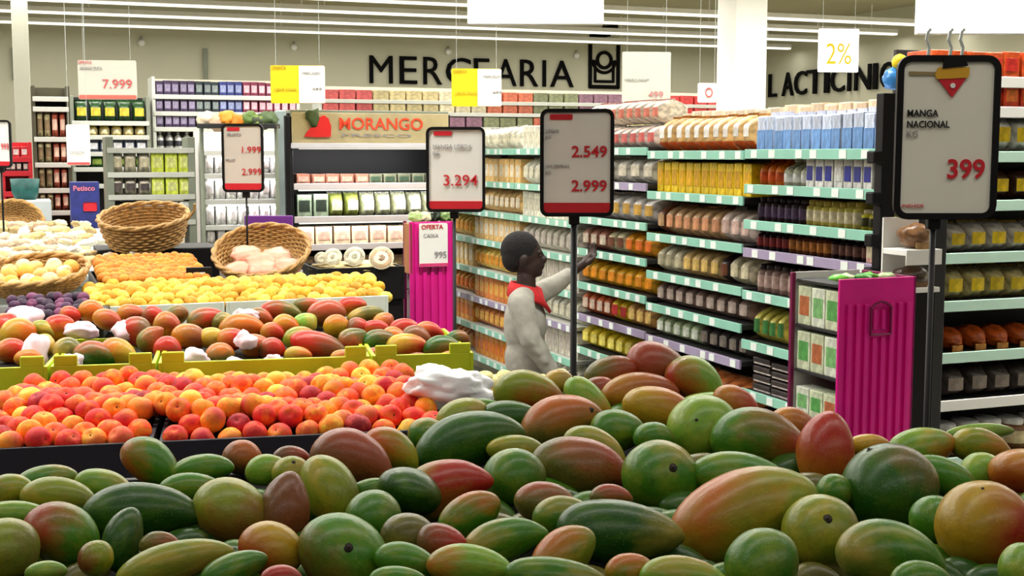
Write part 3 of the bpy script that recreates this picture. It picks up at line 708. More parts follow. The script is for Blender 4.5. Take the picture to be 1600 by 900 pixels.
# ------------------------------------------------------------------ fruit shaders
def fruit_mat(name, rough=.32, freckle=.5, coat=.0, scale=1.0):
    k = NT(name); k.b.inputs['Coat Weight'].default_value = coat; k.b.inputs['Coat Roughness'].default_value = .18; oi = k.n('ShaderNodeObjectInfo'); co = k.tc('Object')
    off = k.n('ShaderNodeVectorMath'); off.operation = 'ADD'; sc = k.n('ShaderNodeVectorMath'); sc.operation = 'SCALE'
    cv = k.n('ShaderNodeCombineXYZ'); k.l(oi.outputs['Random'], cv.inputs[0]); k.l(oi.outputs['Random'], cv.inputs[1])
    k.l(cv.outputs[0], sc.inputs[0]); sc.inputs['Scale'].default_value = 37.0; k.l(co, off.inputs[0]); k.l(sc.outputs[0], off.inputs[1]); co2 = off.outputs[0]
    n1 = k.noise(1.5*scale, 3, co2); n2 = k.noise(5*scale, 4, co2)
    base = oi.outputs['Color']
    yel = k.attr('second'); blu = k.attr('blush'); bd = k.attr('blush_side'); ba = k.attr('blush_amount')
    c1 = k.mix(k.ramp(n1.outputs[0], .45, .72), base, yel.outputs['Color'])
    dk = k.mix(1.0, c1, (.45, .5, .35, 1), 'MULTIPLY')
    c2 = k.mix(k.math('MULTIPLY', k.ramp(n2.outputs[0], .5, .75), .45), c1, dk)
    dot = k.n('ShaderNodeVectorMath'); dot.operation = 'DOT_PRODUCT'; k.l(co, dot.inputs[0]); k.l(bd.outputs['Vector'], dot.inputs[1])
    s = k.math('ADD', dot.outputs['Value'], k.math('MULTIPLY', k.math('SUBTRACT', n1.outputs[0], .5), 1.6))
    s = k.math('ADD', s, ba.outputs['Fac'])
    c3 = k.mix(k.ramp(s, -.15, 1.05), c2, blu.outputs['Color'])
    v = k.n('ShaderNodeTexVoronoi'); v.inputs['Scale'].default_value = 16*scale; k.l(co2, v.inputs['Vector'])
    f = k.math('MULTIPLY', k.math('LESS_THAN', v.outputs['Distance'], .16), freckle)
    lt = k.mix(.35, c3, (.75, .7, .35, 1))
    c4 = k.mix(f, c3, lt)
    k.b.inputs['Specular IOR Level'].default_value = .32; k.l(c4, k.b.inputs['Base Color']); k.b.inputs['Roughness'].default_value = rough
    rr = k.n('ShaderNodeMapRange'); k.l(n2.outputs[0], rr.inputs[0]); rr.inputs[3].default_value = rough-.06; rr.inputs[4].default_value = rough+.15; k.l(rr.outputs[0], k.b.inputs['Roughness'])
    k.bump(n2.outputs[0], .07, .02)
    return k.m
M_MANGO = fruit_mat('mango_skin', .31, .45, .08)
M_PEACH = fruit_mat('peach_skin', .55, .2)
M_STEM = plain('stem_scar', (40, 28, 16), .8, .2)
def mango_mesh(beak, curve, fat, seed):
    from mathutils import noise
    bm = bmesh.new(); bmesh.ops.create_uvsphere(bm, u_segments=28, v_segments=20, radius=1)
    for v in bm.verts:
        x, y, z = v.co.z, v.co.x, v.co.y          # pole along X
        r = 1 - fat*x - .10*x*x*(x > 0)
        k = 1 + .035*noise.noise(Vector((x*1.3, y*1.3, z*1.3+seed)))
        y *= r*k; z *= r*k
        z += curve*(1-x*x)*.5 - curve*.25
        z -= beak*max(0, x-.45)**2
        v.co = Vector((x, y, z))
    return bm_mesh(bm, smooth=True)
MANGO = [mango_mesh(.5, .22, .12, 1), mango_mesh(.2, .10, .04, 2), mango_mesh(.35, -.12, .16, 3), mango_mesh(0, .06, .0, 4), mango_mesh(.6, .3, .2, 5)]
for m_ in MANGO: m_.materials.append(M_MANGO)
STEMM = lathe([(.11, -.03), (.13, .0), (.08, .02), (.035, .03), (.03, .07)], 10); STEMM.materials.append(M_STEM)
DG = ((38, 96, 16), (78, 122, 22)); GN = ((76, 144, 24), (132, 160, 32)); LG = ((134, 186, 48), (176, 196, 60)); YG = ((150, 164, 34), (196, 176, 42)); YL = ((214, 168, 30), (222, 186, 56)); OL = ((112, 108, 38), (146, 134, 48)); BW_ = ((134, 84, 44), (112, 98, 38)); OG = ((214, 132, 30), (200, 152, 44))
B_RED = (200, 40, 18); B_OR = (220, 108, 24); B_BR = (148, 76, 34); B_PK = (186, 72, 38); B_YE = (206, 170, 70); B_NO = (120, 110, 60)
DESC = {'DG': 'dark green', 'GN': 'green', 'LG': 'light green', 'YG': 'yellow-green', 'YL': 'yellow', 'OL': 'olive', 'BW': 'brown', 'OG': 'orange'}
CM = {'DG': DG, 'GN': GN, 'LG': LG, 'YG': YG, 'YL': YL, 'OL': OL, 'BW': BW_, 'OG': OG}
BD = {'R': (B_RED, 'red'), 'O': (B_OR, 'orange'), 'B': (B_BR, 'brown'), 'P': (B_PK, 'pink'), 'Y': (B_YE, 'yellow'), 'N': (B_NO, '')}
def fruit(mesh, name, loc, L, Wd, Dp, ang, cm, blush, bang, bamt, stem, parent=None, tilt=0.0, stemside=-1, shade_tone=1.0):
    o = bpy.data.objects.new(name, mesh); COL.objects.link(o)
    base, sec = CM[cm]; j = random.uniform(.93, 1.07)
    j *= .84*shade_tone; o.color = C4(*shade(base, j)); o['second'] = list(lin(shade(sec, .86*shade_tone))); o['blush'] = list(lin(shade(BD[blush][0], .9*shade_tone**1.8)))
    a = math.radians(bang-ang)
    o['blush_side'] = [math.cos(a)*1.0, -.35, math.sin(a)*1.0]; o['blush_amount'] = float(bamt)
    # long axis along the seen slope, short axis up and a little forward
    R = Euler((-.35, 0, 0)).to_matrix() @ Euler((0, -math.radians(ang), 0)).to_matrix() @ Euler((0, 0, tilt)).to_matrix()
    o.matrix_world = Matrix.LocRotScale(loc, R, Vector((L/2, Dp/2, Wd/2)))
    if stem:
        s = bpy.data.objects.new('stem', STEMM); COL.objects.link(s); s.parent = o
        s.location = (stemside*.98, 0, 0) if stem == 1 else stem[:3]
        if stem == 1: s.rotation_euler = (0, stemside*PI/2, 0)
        else: s.rotation_euler = Vector(stem[:3]).normalized().to_track_quat('Z', 'Y').to_euler()
        s.scale = (min(1.0, Wd/L)*1.0, 1, 1)
    return o
FR = (0.1, -.93, .25)   # a stem seen on the side facing the aisle
# px, py, length, width, slope, skin, blush, blush side, blush amount, stem
ML = [
(236,724,96,60,-35,'GN','O',190,-.25,0),(317,733,90,42,6,'GN','N',0,-.9,0),(378,715,56,50,0,'BW','O',60,.1,0),(72,750,92,42,8,'GN','Y',30,-.5,0),(18,768,70,48,15,'YG','B',180,-.5,0),
(92,776,112,52,-4,'YG','N',0,-.6,0),(163,760,86,46,-14,'LG','Y',0,-.4,0),(28,803,95,38,0,'LG','N',0,-.8,0),(96,834,112,86,-22,'GN','P',165,.18,0),(224,800,172,78,2,'DG','N',0,-.9,1),
(300,762,96,40,0,'GN','N',0,-.8,0),(192,842,92,56,78,'DG','N',0,-.8,0),(150,872,52,50,60,'YG','B',200,.1,0),(12,858,90,90,40,'YG','N',0,-.5,0),(250,850,60,34,5,'OL','P',0,-.2,0),
(272,880,172,58,16,'YG','Y',-20,-.3,0),(72,893,60,30,5,'LG','N',0,-.8,0),(366,890,100,50,24,'GN','N',0,-.8,0),(362,800,116,92,-28,'YG','B',-60,-.05,0),
(422,736,70,44,0,'LG','Y',0,-.3,0),(456,714,54,30,0,'BW','P',0,.2,0),(455,738,56,46,8,'YG','Y',0,-.4,(.3,-.8,.5)),(443,795,108,74,82,'BW','B',0,.25,0),(516,767,112,76,-58,'YG','N',0,-.6,0),
(552,720,124,80,-16,'BW','P',60,.1,0),(613,704,88,54,-30,'YG','O',150,.1,0),(582,764,64,30,8,'GN','N',0,-.8,0),(584,810,82,80,-45,'GN','N',0,-.9,0),(640,768,66,94,70,'DG','N',0,-.9,0),
(695,765,140,80,20,'YG','R',20,.45,0),(733,691,160,82,17,'DG','N',0,-.9,0),(806,702,84,40,0,'YG','N',0,-.8,0),(803,746,92,82,10,'GN','N',0,-.7,0),(424,858,96,76,-20,'YL','R',215,.05,0),
(538,868,140,112,-32,'GN','B',200,-.35,FR),(636,878,98,50,-12,'GN','N',0,-.8,0),(640,838,84,64,-10,'OL','N',0,-.5,0),(692,848,76,54,-12,'BW','R',0,.25,0),(733,806,98,62,30,'GN','O',80,-.15,0),
(788,846,128,62,18,'GN','Y',180,-.4,0),(737,886,130,60,-6,'LG','O',180,-.4,1),(440,905,62,40,0,'BW','R',90,.3,0),(622,906,84,40,0,'GN','N',0,-.9,0),
(906,730,140,84,-10,'OL','P',35,.05,0),(930,698,94,48,-20,'YG','Y',0,-.4,0),(1032,746,112,104,-25,'GN','Y',60,-.6,FR),(1160,804,222,122,22,'YG','O',150,-.02,0),(970,830,184,90,-3,'DG','Y',0,-.55,0),
(852,786,90,60,-8,'OL','P',90,-.25,0),(884,808,96,56,0,'GN','Y',80,-.5,0),(955,776,62,34,0,'OL','P',60,.15,0),(880,868,108,72,42,'YG','O',120,-.1,0),(868,900,146,54,-4,'GN','Y',0,-.5,0),
(985,892,74,50,0,'YG','O',100,-.1,0),(1070,902,130,56,-4,'LG','Y',90,-.4,0),(1190,882,112,100,40,'GN','N',0,-.8,0),(1291,706,116,82,86,'OG','R',80,.5,0),(1390,764,140,128,20,'DG','B',45,-.55,(-.15,-.3,.92)),
(1537,822,136,128,10,'YL','R',-20,.0,(.0,-.6,.75)),(1282,832,112,108,35,'YG','N',0,-.6,FR),(1392,868,156,94,-8,'GN','Y',170,-.5,0),(1358,696,62,32,0,'YL','R',0,-.3,0),(1440,700,98,60,14,'LG','O',-10,-.35,0),
(1478,746,100,52,-26,'GN','N',0,-.8,0),(1535,700,92,50,-12,'YG','O',0,-.2,0),(1537,738,70,54,8,'LG','N',0,-.8,0),(1600,740,70,98,80,'OG','R',-90,.1,0),(1460,812,70,70,60,'GN','N',0,-.8,0),
(1304,768,52,50,0,'GN','N',0,-.8,0),(1600,890,70,76,0,'LG','N',0,-.7,0),(1440,905,90,50,0,'GN','N',0,-.8,0),(1530,676,98,26,4,'LG','N',0,-.7,0),
(1028,572,92,66,-16,'BW','P',150,.35,0),(955,582,78,46,12,'OL','P',10,.05,0),(1088,598,92,62,-32,'LG','R',195,-.05,0),(1000,612,112,52,6,'OG','P',10,.0,0),(1030,640,106,62,-14,'YL','O',20,-.1,0),
(922,630,92,48,-46,'LG','O',-50,-.3,(-.9,-.3,.3)),(938,608,50,36,0,'BW','P',0,.5,0),(829,616,106,60,-10,'YG','R',-60,.0,0),(877,660,122,74,20,'OL','O',90,.1,(.7,-.6,0)),
(800,652,90,46,-6,'DG','N',0,-.9,0),(966,672,80,60,0,'GN','N',0,-.8,0),(1150,632,70,48,-35,'OG','R',0,.05,0),(1098,672,104,100,40,'LG','N',0,-.9,(-.1,-.9,.3)),(1188,690,142,88,-10,'GN','P',10,.0,0),
(1022,684,60,44,0,'GN','N',0,-.9,0),(722,652,76,56,30,'YG','Y',0,-.1,0),(668,680,50,56,70,'GN','Y',80,-.4,0),(1244,668,80,48,-20,'OG','P',0,.1,0),(1160,746,152,66,-6,'GN','N',0,-.8,0),
(1105,632,90,34,6,'LG','Y',0,-.7,0),(765,640,60,30,-10,'GN','N',0,-.8,0),(873,596,44,34,0,'YL','Y',0,.3,0),(1235,790,60,60,0,'GN','N',0,-.9,0),
]
YK = ([540, 560, 600, 650, 700, 750, 800, 850, 900, 960], [3.1, 3.02, 2.9, 2.7, 2.42, 2.14, 1.9, 1.71, 1.56, 1.42])
def ydep(cy): return float(np.interp(cy, YK[0], YK[1]))
# gaps between the listed ones are filled with deeper fruit, coloured darker for the shade there
def covered(x, y, grow=1.0):
    for m in ML:
        a = math.radians(m[4]); dx, dy = x-m[0], -(y-m[1]); u = dx*math.cos(a)+dy*math.sin(a); v = -dx*math.sin(a)+dy*math.cos(a)
        if (u/(m[2]/2*grow))**2+(v/(m[3]/2*grow))**2 < 1: return True
    return False
def edge_y(x): return float(np.interp(x, [0, 180, 350, 480, 600, 660, 760, 900, 960, 1050, 1120, 1180, 1250, 1330, 1400, 1600], [765, 760, 740, 730, 715, 690, 655, 615, 600, 590, 620, 660, 690, 715, 715, 695]))
FILL = []
for iy in range(0, 12):
    for ix in range(-1, 42):
        x = ix*40+(20 if iy % 2 else 0)+random.uniform(-6, 6); y = 610+iy*27+random.uniform(-5, 5)
        if y < edge_y(x)+12 or covered(x, y, .86): continue
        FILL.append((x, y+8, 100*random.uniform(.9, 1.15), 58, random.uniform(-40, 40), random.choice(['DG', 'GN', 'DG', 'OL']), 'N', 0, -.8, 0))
ALL = [(m, 0) for m in ML]+[(m, 1) for m in FILL]
pos = []; kk = []
for m, f in ALL:
    Y = ydep(m[1])+(.12 if f else 0); pos.append(P(m[0], m[1], Y)+Vector((0, 0, -.022 if f else 0))); kk.append(1.0)
# settle: slide the fruit towards or away from the aisle until they no longer sink into each other
camp = Vector((0, 0, CAM_Z))
def balls(i):
    m = ALL[i][0]; p = camp+(pos[i]-camp)*kk[i]; Y = p.y; k = Y/2000; L = m[2]*k/2; Wd = m[3]*k/2; a = math.radians(m[4]); r = min(L, Wd)*.86; h = max(L, Wd)-min(L, Wd)
    if m[3] > m[2]: a += PI/2
    d = Vector((math.cos(a), 0, math.sin(a)))
    return [(p+d*h*q, r) for q in (-.85, 0, .85)]
for it in range(60):
    B = [balls(i) for i in range(len(ALL))]; dk = [0.0]*len(ALL)
    for i in range(len(ALL)):
        for j in range(i+1, len(ALL)):
            if abs(B[i][1][0].x-B[j][1][0].x) > .25 or (B[i][1][0]-B[j][1][0]).length > .25: continue
            pen = max(ra+rb-(a-b).length for a, ra in B[i] for b, rb in B[j])
            if pen > 0:
                s = 1 if (kk[i]*pos[i].y > kk[j]*pos[j].y) else -1
                e = pen*.22/2.2
                dk[i] += s*e; dk[j] -= s*e
    for i in range(len(ALL)): kk[i] = min(1.12, max(.90, kk[i]+dk[i]+(1-kk[i])*.01))
rows_ = {}
for i, (m, f) in enumerate(ALL):
    p = camp+(pos[i]-camp)*kk[i]; k = p.y/2000
    gr = 1.05 if f else 1.13
    L, Wd = m[2]*k*gr, m[3]*k*gr
    o = fruit(MANGO[i % 5 if m[2] > m[3]*1.25 else 3], 'mango', p, L, Wd, min(max(Wd, L*.8) if L < Wd*1.3 else Wd*.95, .15), m[4], m[5], m[6], m[7], m[8], m[9], tilt=random.uniform(-.1, .1), shade_tone=.88 if not f else .8)  # near pile darkened; buried mangoes more, gap shade put into their skin colour
    if f: tag(o, 'green mango mostly buried between others deep in the pile', 'mango', 'mangoes buried in the pile')
    else: rows_.setdefault(min(8, int((m[1]-560)//44)), []).append((m[0], o, m))
for rw, lst in rows_.items():
    lst.sort(key=lambda q: q[0])
    for i, (x, o, m) in enumerate(lst):
        sz = 'large ' if m[2]*m[3] > 11000 else 'small ' if m[2]*m[3] < 3000 else ''
        bl = '' if m[6] == 'N' or m[8] < -.45 else ' blushed '+BD[m[6]][1]
        tag(o, '%s%s mango%s, %s from left, %s row up in the near pile' % (sz, DESC[m[5]], bl, ORD[i], ORD[8-rw]), 'mango', 'mangoes in the near pile')
# the stand carrying them
pts = [(-1.7, 1.15), (2.3, 1.15), (2.4, 2.42), (1.0, 2.46), (.55, 2.98), (-.12, 3.0), (-.55, 2.55), (-1.9, 2.22)]
r = empty('mango_display_table', (.2, 2.2, 0)); tag(r, 'dark low sided display table under the near mango pile', 'display table')
q_ = [(x-.2, y-2.2) for x, y in pts]
link('table_top', poly_prism(q_, 1.26, 1.335), plain('gap_shade_black', (7, 7, 8), .9, .1, spec=.05), r); link('base', poly_prism([(x*.94, y*.92) for x, y in q_], 0, 1.26), M_BLACK, r)  # top blacked to put shade into the gaps between mangoes
for i in range(len(q_)):
    a_, b_ = Vector((*q_[i], 1.325)), Vector((*q_[(i+1) % len(q_)], 1.325)); bm = bmesh.new(); d = b_-a_
    add_box(bm, (a_+b_)/2, (d.length, .02, .06), .003, Euler((0, 0, math.atan2(d.y, d.x)))); link('rim', bm_mesh(bm), M_BLACK, r)
# ------------------------------------------------------------------ peach bins
def crate(name, ph, s0, s1, t0, t1, z0, z1, mat, label, cat, group=None, th=.012, notch=0.0, legs=True, inner=None, zback=None):
    r = empty(name, F(ph, (s0+s1)/2, (t0+t1)/2, z0), ph); tag(r, label, cat, group)
    w, d, h = s1-s0, t1-t0, z1-z0
    link('bottom', box_mesh((0, 0, .006), (w-.004, d-.004, .012), 0), mat, r)
    for sx in (-1, 1): link('side_panel', box_mesh((sx*(w/2-th/2), 0, h/2), (th, d, h), .002), mat, r)
    bm = bmesh.new(); add_box(bm, Vector((0, -d/2+th/2, h/2)), (w-2*th, th, h), .002)
    if notch:
        for sx in (-1, 1):
            add_box(bm, Vector((sx*(w/2-.045), -d/2+th/2, h+notch/2-.002)), (.07, th, notch), .004)
    link('front_panel', bm_mesh(bm), mat, r); link('back_panel', box_mesh((0, d/2-th/2, h/2), (w-2*th, th, h), .002), mat, r)
    return r
TB = TABLE
tf = st(TB, HT(TB, 3.30, 300, 690))[1]
def s_at(t, px, py): return st(TB, HT(TB, t, px, py))[0]
T_P = 3.30
zrim = HT(TB, T_P, 320, 687).z
sL, sM, sR = s_at(T_P, -60, 690), s_at(T_P, 243, 690), s_at(T_P, 700, 680)
sR = sL + (sR-sL)
crate('produce_bin', TB, sL, sM-.008, T_P, T_P+.72, zrim-.19, zrim, M_DARK, 'dark navy produce bin of peaches at the end by the aisle of baskets', 'produce bin', 'peach bins')
bpy.context.view_layer.update()
crate('produce_bin', TB, sM+.008, sR, T_P, T_P+.72, zrim-.19, zrim, M_DARK, 'dark navy produce bin of peaches beside the white plastic bag', 'produce bin', 'peach bins')
for sx0, sx1, nm in ((sL, sM-.008, 'a'), (sM+.008, sR, 'b')):
    pass
r = empty('produce_table', F(TB, (sL+sR)/2, T_P+.36, 0), TB); tag(r, 'dark table carrying the two navy peach bins', 'table')
link('table_top', box_mesh((0, 0, zrim-.215), (sR-sL, .74, .05), .004), M_DARK, r)
link('base', box_mesh((0, 0, (zrim-.24)/2), (sR-sL-.1, .64, zrim-.24), .01), M_BLACK, r)
def peach_mesh(seed):
    bm = bmesh.new(); bmesh.ops.create_uvsphere(bm, u_segments=18, v_segments=14, radius=1)
    for v in bm.verts:
        rho = math.hypot(v.co.x, v.co.y); z = v.co.z
        dent = .22*math.exp(-(rho/.28)**2)*(z > 0); groove = .05*math.exp(-(v.co.y/.12)**2)*(v.co.x > 0)
        k = 1-groove; v.co = Vector((v.co.x*k, v.co.y*k, z*.93-dent))
    return bm_mesh(bm, smooth=True)
PEACH = [peach_mesh(0)]; PEACH[0].materials.append(M_PEACH)
LEAFM = lathe([(.10, .66), (.10, .72), (.04, .76)], 8); LEAFM.materials.append(M_STEM)
PC = [((236, 80, 24), (246, 160, 36)), ((216, 36, 26), (240, 110, 36)), ((244, 132, 26), (246, 190, 54)), ((246, 180, 54), (250, 210, 90)), ((232, 92, 44), (244, 160, 60)), ((150, 14, 30), (206, 60, 50))]
PD = ['orange-red', 'red', 'orange', 'yellow', 'pink-orange', 'dark crimson']
def ball(mesh, name, loc, R, ci, stem=True, cols=None, blush=(190, 24, 44), amt=None):
    o = bpy.data.objects.new(name, mesh); COL.objects.link(o); base, sec = (cols or PC)[ci]
    o.color = C4(*shade(base, random.uniform(.95, 1.08))); o['second'] = list(lin(sec)); o['blush'] = list(lin(blush))
    o['blush_side'] = [random.uniform(-1, 1), random.uniform(-1, 1), random.uniform(-.6, .6)]; o['blush_amount'] = float(random.uniform(-.5, .15) if amt is None else amt)
    o.location = loc; o.rotation_euler = (random.uniform(-1.4, .6), random.uniform(-.8, .8), random.uniform(0, 6)); o.scale = (R*random.uniform(.94, 1.06),)*3
    if stem:
        s = bpy.data.objects.new('stem', LEAFM); COL.objects.link(s); s.parent = o
    return o
nr = 12; npe = 0
for j in range(nr):
    tt = T_P+.045+j*.0585; i = 0; s = sL+.04+(.033 if j % 2 else 0)
    while s < sR-.03:
        if abs(s-sM) < .036 and j < 3: s += .066; continue
        edge = min(1, (tt-T_P)/.16)
        z = zrim-.018+.050*edge+random.uniform(-.010, .012)+.016*math.sin(s*7+j)*edge
        p = F(TB, s+random.uniform(-.006, .006), tt+random.uniform(-.008, .008), z)
        ci = random.choices(range(6), [6, 4, 5, 2.5, 4, 1.3])[0]
        px = 800+2000*p.x/p.y
        if px > -25 and i < 30:
            o = ball(PEACH[0], 'peach', p, .0345, ci, stem=(random.random() < .6))
            tag(o, '%s peach, %s from the left in the %s row from the navy bin front' % (PD[ci], ORD[i], ORD[j]), 'peach', 'peaches in the navy bins'); npe += 1; i += 1
        s += .0665

# ------------------------------------------------------------------ lime crates of mixed mangoes
T_C = T_P+.80
zc = HT(TB, T_C, 400, 562).z
bpxs = [-110, 76, 245, 580, 742]
for i in range(4):
    a_, b_ = s_at(T_C, bpxs[i], 570), s_at(T_C, bpxs[i+1], 570)
    crate('cardboard_crate', TB, a_+.004, b_-.004, T_C, T_C+.60, zc-.10, zc, M_LIME, 'lime green cardboard crate of mixed mangoes, %s from the left' % ORD[i], 'crate', 'lime mango crates', notch=.035)
    link('liner', box_mesh((0, 0, .04), (b_-a_-.04, .56, .05), .01), M_BLACK, bpy.data.objects[[o.name for o in COL.objects if o.name.startswith('cardboard_crate')][-1]])
a_, b_ = s_at(T_C, -110, 570), s_at(T_C, 742, 570)
r = empty('produce_table', F(TB, (a_+b_)/2, T_C+.30, 0), TB); tag(r, 'dark table carrying the lime mango crates', 'table')
link('table_top', box_mesh((0, 0, zc-.125), (b_-a_, .60, .05), .004), M_DARK, r); link('base', box_mesh((0, 0, (zc-.15)/2), (b_-a_-.1, .5, zc-.15), .01), M_BLACK, r)
CL = [(440,487,62,30,-8,'OL','R',190,.1),(510,490,56,40,10,'BW','P',90,.4),(550,478,42,28,8,'OG','R',90,.5),(572,493,54,26,10,'OL','Y',180,-.3),(447,511,42,34,0,'YL','O',0,.2),(478,506,34,34,60,'LG','Y',0,-.3),
(526,510,38,34,0,'YL','O',90,.0),(600,503,30,30,50,'OG','P',0,.0),(498,541,84,40,-16,'BW','R',160,.35),(553,532,40,40,60,'OL','P',-90,.1),(594,534,56,34,6,'DG','B',40,-.3),(587,514,40,26,0,'OG','R',90,.5),
(636,541,60,38,4,'YL','R',-20,.0),(632,514,44,30,0,'BW','R',90,.5),(692,545,58,36,8,'DG','B',-60,.0),(652,528,46,32,-20,'BW','B',0,.1),(425,546,38,34,0,'BW','R',0,.4),(466,555,40,26,0,'YL','O',0,.0),(706,562,40,26,0,'OG','R',0,.2),
(656,564,44,22,0,'BW','P',0,.4),(215,520,50,40,-50,'BW','R',180,.2),(262,546,40,38,0,'BW','R',90,.6),(322,500,54,38,15,'OL','R',20,.2),(276,492,34,28,20,'OL','B',0,-.2),(262,508,40,36,0,'OG','P',0,.2),
(378,512,66,38,4,'OG','O',0,.2),(296,527,52,38,-10,'OG','B',0,.1),(362,530,44,34,10,'OG','R',0,.4),(344,555,42,36,0,'OL','O',90,.1),(292,568,34,24,0,'OG','R',0,.0),(148,556,64,40,-4,'DG','P',90,-.15),(106,549,42,40,10,'OL','Y',180,-.2),
(186,552,54,42,-20,'YL','O',150,.1),(28,522,52,46,20,'YL','O',0,.0),(6,510,40,50,80,'OG','R',0,.4),(92,512,44,38,40,'OG','R',90,.3),(142,486,36,32,10,'OG','O',0,.3),(110,493,30,28,0,'OG','R',0,.6),(18,548,46,36,0,'OG','R',0,.4),
(68,516,40,26,-10,'YG','Y',0,-.2),(66,540,34,40,90,'YL','Y',0,.0),(168,500,44,30,-20,'OG','P',0,.3),(400,540,44,34,0,'OG','P',0,.2),(330,528,40,30,0,'YL','Y',0,.1),(236,530,44,34,60,'OL','P',0,.1),(405,498,40,30,0,'OL','P',0,.0),
(470,530,50,36,0,'YG','O',0,.0),(540,560,44,26,0,'OG','P',0,.3),(585,558,46,28,5,'BW','P',0,.3),(670,520,44,30,0,'OG','R',0,.4),(615,530,40,34,0,'OG','O',0,.3),(480,478,46,24,0,'OL','P',0,.1),(205,490,40,28,0,'OG','P',0,.2),(44,560,40,26,0,'OG','O',0,.2),
(240,495,34,30,0,'BW','R',0,.3),(350,505,34,30,0,'OL','Y',0,-.1),(425,520,34,30,0,'OG','R',0,.2),(560,512,34,30,0,'BW','R',0,.2),(715,530,34,26,0,'DG','B',0,.0)]
CR_ = []
for i, m in enumerate(CL):
    Y = float(np.interp(m[1], [470, 500, 530, 575], [4.72, 4.55, 4.36, 4.12])) + (m[0]-370)*.00025
    p = P(m[0], m[1], Y); k = Y/2000
    o = fruit(MANGO[i % 5], 'mango', p, m[2]*k*1.12, m[3]*k*1.12, m[3]*k*1.1, m[4], m[5], m[6], m[7], m[8], 1 if i % 3 == 0 else 0)
    CR_.append((int((m[1]-470)//22), m[0], o, m))
for rw in range(6):
    lst = sorted([q for q in CR_ if q[0] == rw], key=lambda q: q[1])
    for i, (_, x, o, m) in enumerate(lst):
        bl = '' if m[6] == 'N' else ' and '+BD[m[6]][1]
        tag(o, '%s%s mango, %s from left, %s row down in the lime crates' % (DESC[m[5]], bl if BD[m[6]][1] != DESC[m[5]] else '', ORD[i], ORD[rw]), 'mango', 'mangoes in the lime crates')
# pink paper wraps
M_PAPER = plain('pink_white_tissue', (240, 214, 226), .7, .06, scale=14)
for i, (px, py, w_, h_) in enumerate([(38, 500, 52, 48), (126, 516, 56, 26), (196, 516, 40, 36), (302, 560, 48, 30), (52, 552, 40, 60), (112, 566, 34, 26), (384, 533, 34, 26), (366, 568, 30, 18), (426, 563, 34, 18), (385, 492, 40, 18)]):
    Y = float(np.interp(py, [470, 500, 530, 575], [4.66, 4.48, 4.28, 4.03])); k = Y/2000
    me = blob(w_*k/2, .03, h_*k/2, 3, .5, 1.3, 20+i); 
    o = link('tissue_wrap', me, M_PAPER, None, P(px, py, Y), (-.4, 0, 0)); tag(o, 'crumpled pink tissue wrap, %s among the mixed mangoes' % ORD[i], 'tissue wrap', 'tissue wraps in the lime crates')
# plums
PLUM = [((64, 34, 66), (96, 50, 80)), ((40, 26, 44), (70, 40, 70)), ((110, 50, 90), (130, 70, 100))]
for i in range(34):
    px = 22+(i % 9)*14+random.uniform(-4, 4); py = 464+(i//9)*9+random.uniform(-2, 2)+abs(px-95)*.07
    Y = 4.88-(py-464)*.008; o = ball(PEACH[0], 'plum', P(px, py, Y), .0235, i % 3, False, PLUM, (40, 20, 50), -.4)
    tag(o, 'purple plum, %s from left, %s row of plums by the shallow basket' % (ORD[i % 9], ORD[i//9]), 'plum', 'purple plums')
o = link('plum_tray', box_mesh((0, 0, 0), (.34, .30, .1), .01), M_BLACK, None, P(95, 505, 4.82), (0, 0, TB)); tag(o, 'black tray under the purple plums', 'tray')
# white plastic bag and pale melons beside the peaches
M_BAGW = plain('white_plastic_film', (244, 246, 250), .35, .05, scale=10, bump=.6)
me = blob(.120, .08, .060, 4, .38, 1.7, 43)
o = link('plastic_bag', me, M_BAGW, None, P(702, 605, 3.55), (-.2, .1, .1)); tag(o, 'crumpled white plastic bag lying at the end of the peaches', 'bag')
for i, (px, py, w_) in enumerate([(758, 590, 28), (776, 594, 24), (790, 588, 26), (748, 604, 24), (772, 612, 26), (874, 590, 34), (846, 592, 22), (812, 588, 24)]):
    Y = 3.75; o = ball(PEACH[0], 'pale_melon', P(px, py+4, Y), w_*Y/2000*.62, 0, False, [((232, 222, 150), (240, 232, 180))], (226, 206, 110), -.3); o.rotation_euler = (.3, 0, i)
    tag(o, 'pale yellow melon, %s behind the white plastic bag and near mangoes' % ORD[i], 'melon', 'pale yellow melons')
a2 = P(820, 615, 3.75)
r = empty('melon_stand', (a2.x, a2.y, 0)); tag(r, 'black stand under the pale yellow melons', 'stand')
link('table_top', box_mesh((0, 0, a2.z-.01), (.36, .22, .03), .004), M_BLACK, r); link('base', box_mesh((0, 0, (a2.z-.02)/2), (.3, .16, a2.z-.02), .004), M_BLACK, r)

# ------------------------------------------------------------------ white crates of yellow fruit
T_Y = st(STORE, P(200, 480, 5.0))[1]
def s_st(t, px, py): return st(STORE, HT(STORE, t, px, py))[0]
zy = HT(STORE, T_Y, 352, 472).z
ys = [s_st(T_Y, q, 480) for q in (140, 352, 608)]
for i in range(2):
    crate('white_crate', STORE, ys[i]+.003, ys[i+1]-.003, T_Y, T_Y+.44, zy-.10, zy, M_WCRATE, 'white board crate of small yellow fruit, %s' % ['nearer the shallow basket', 'nearer the magenta tower'][i], 'crate')
r = empty('produce_table', F(STORE, (ys[0]+ys[2])/2, T_Y+.7, 0), STORE); tag(r, 'dark table carrying the white crates and black trays of fruit', 'table')
link('table_top', box_mesh((0, 0, zy-.125), (ys[2]-ys[0]+.0, 1.38, .05), .004), M_DARK, r); link('base', box_mesh((0, 0, (zy-.15)/2), (ys[2]-ys[0]-.1, 1.2, zy-.15), .01), M_BLACK, r)
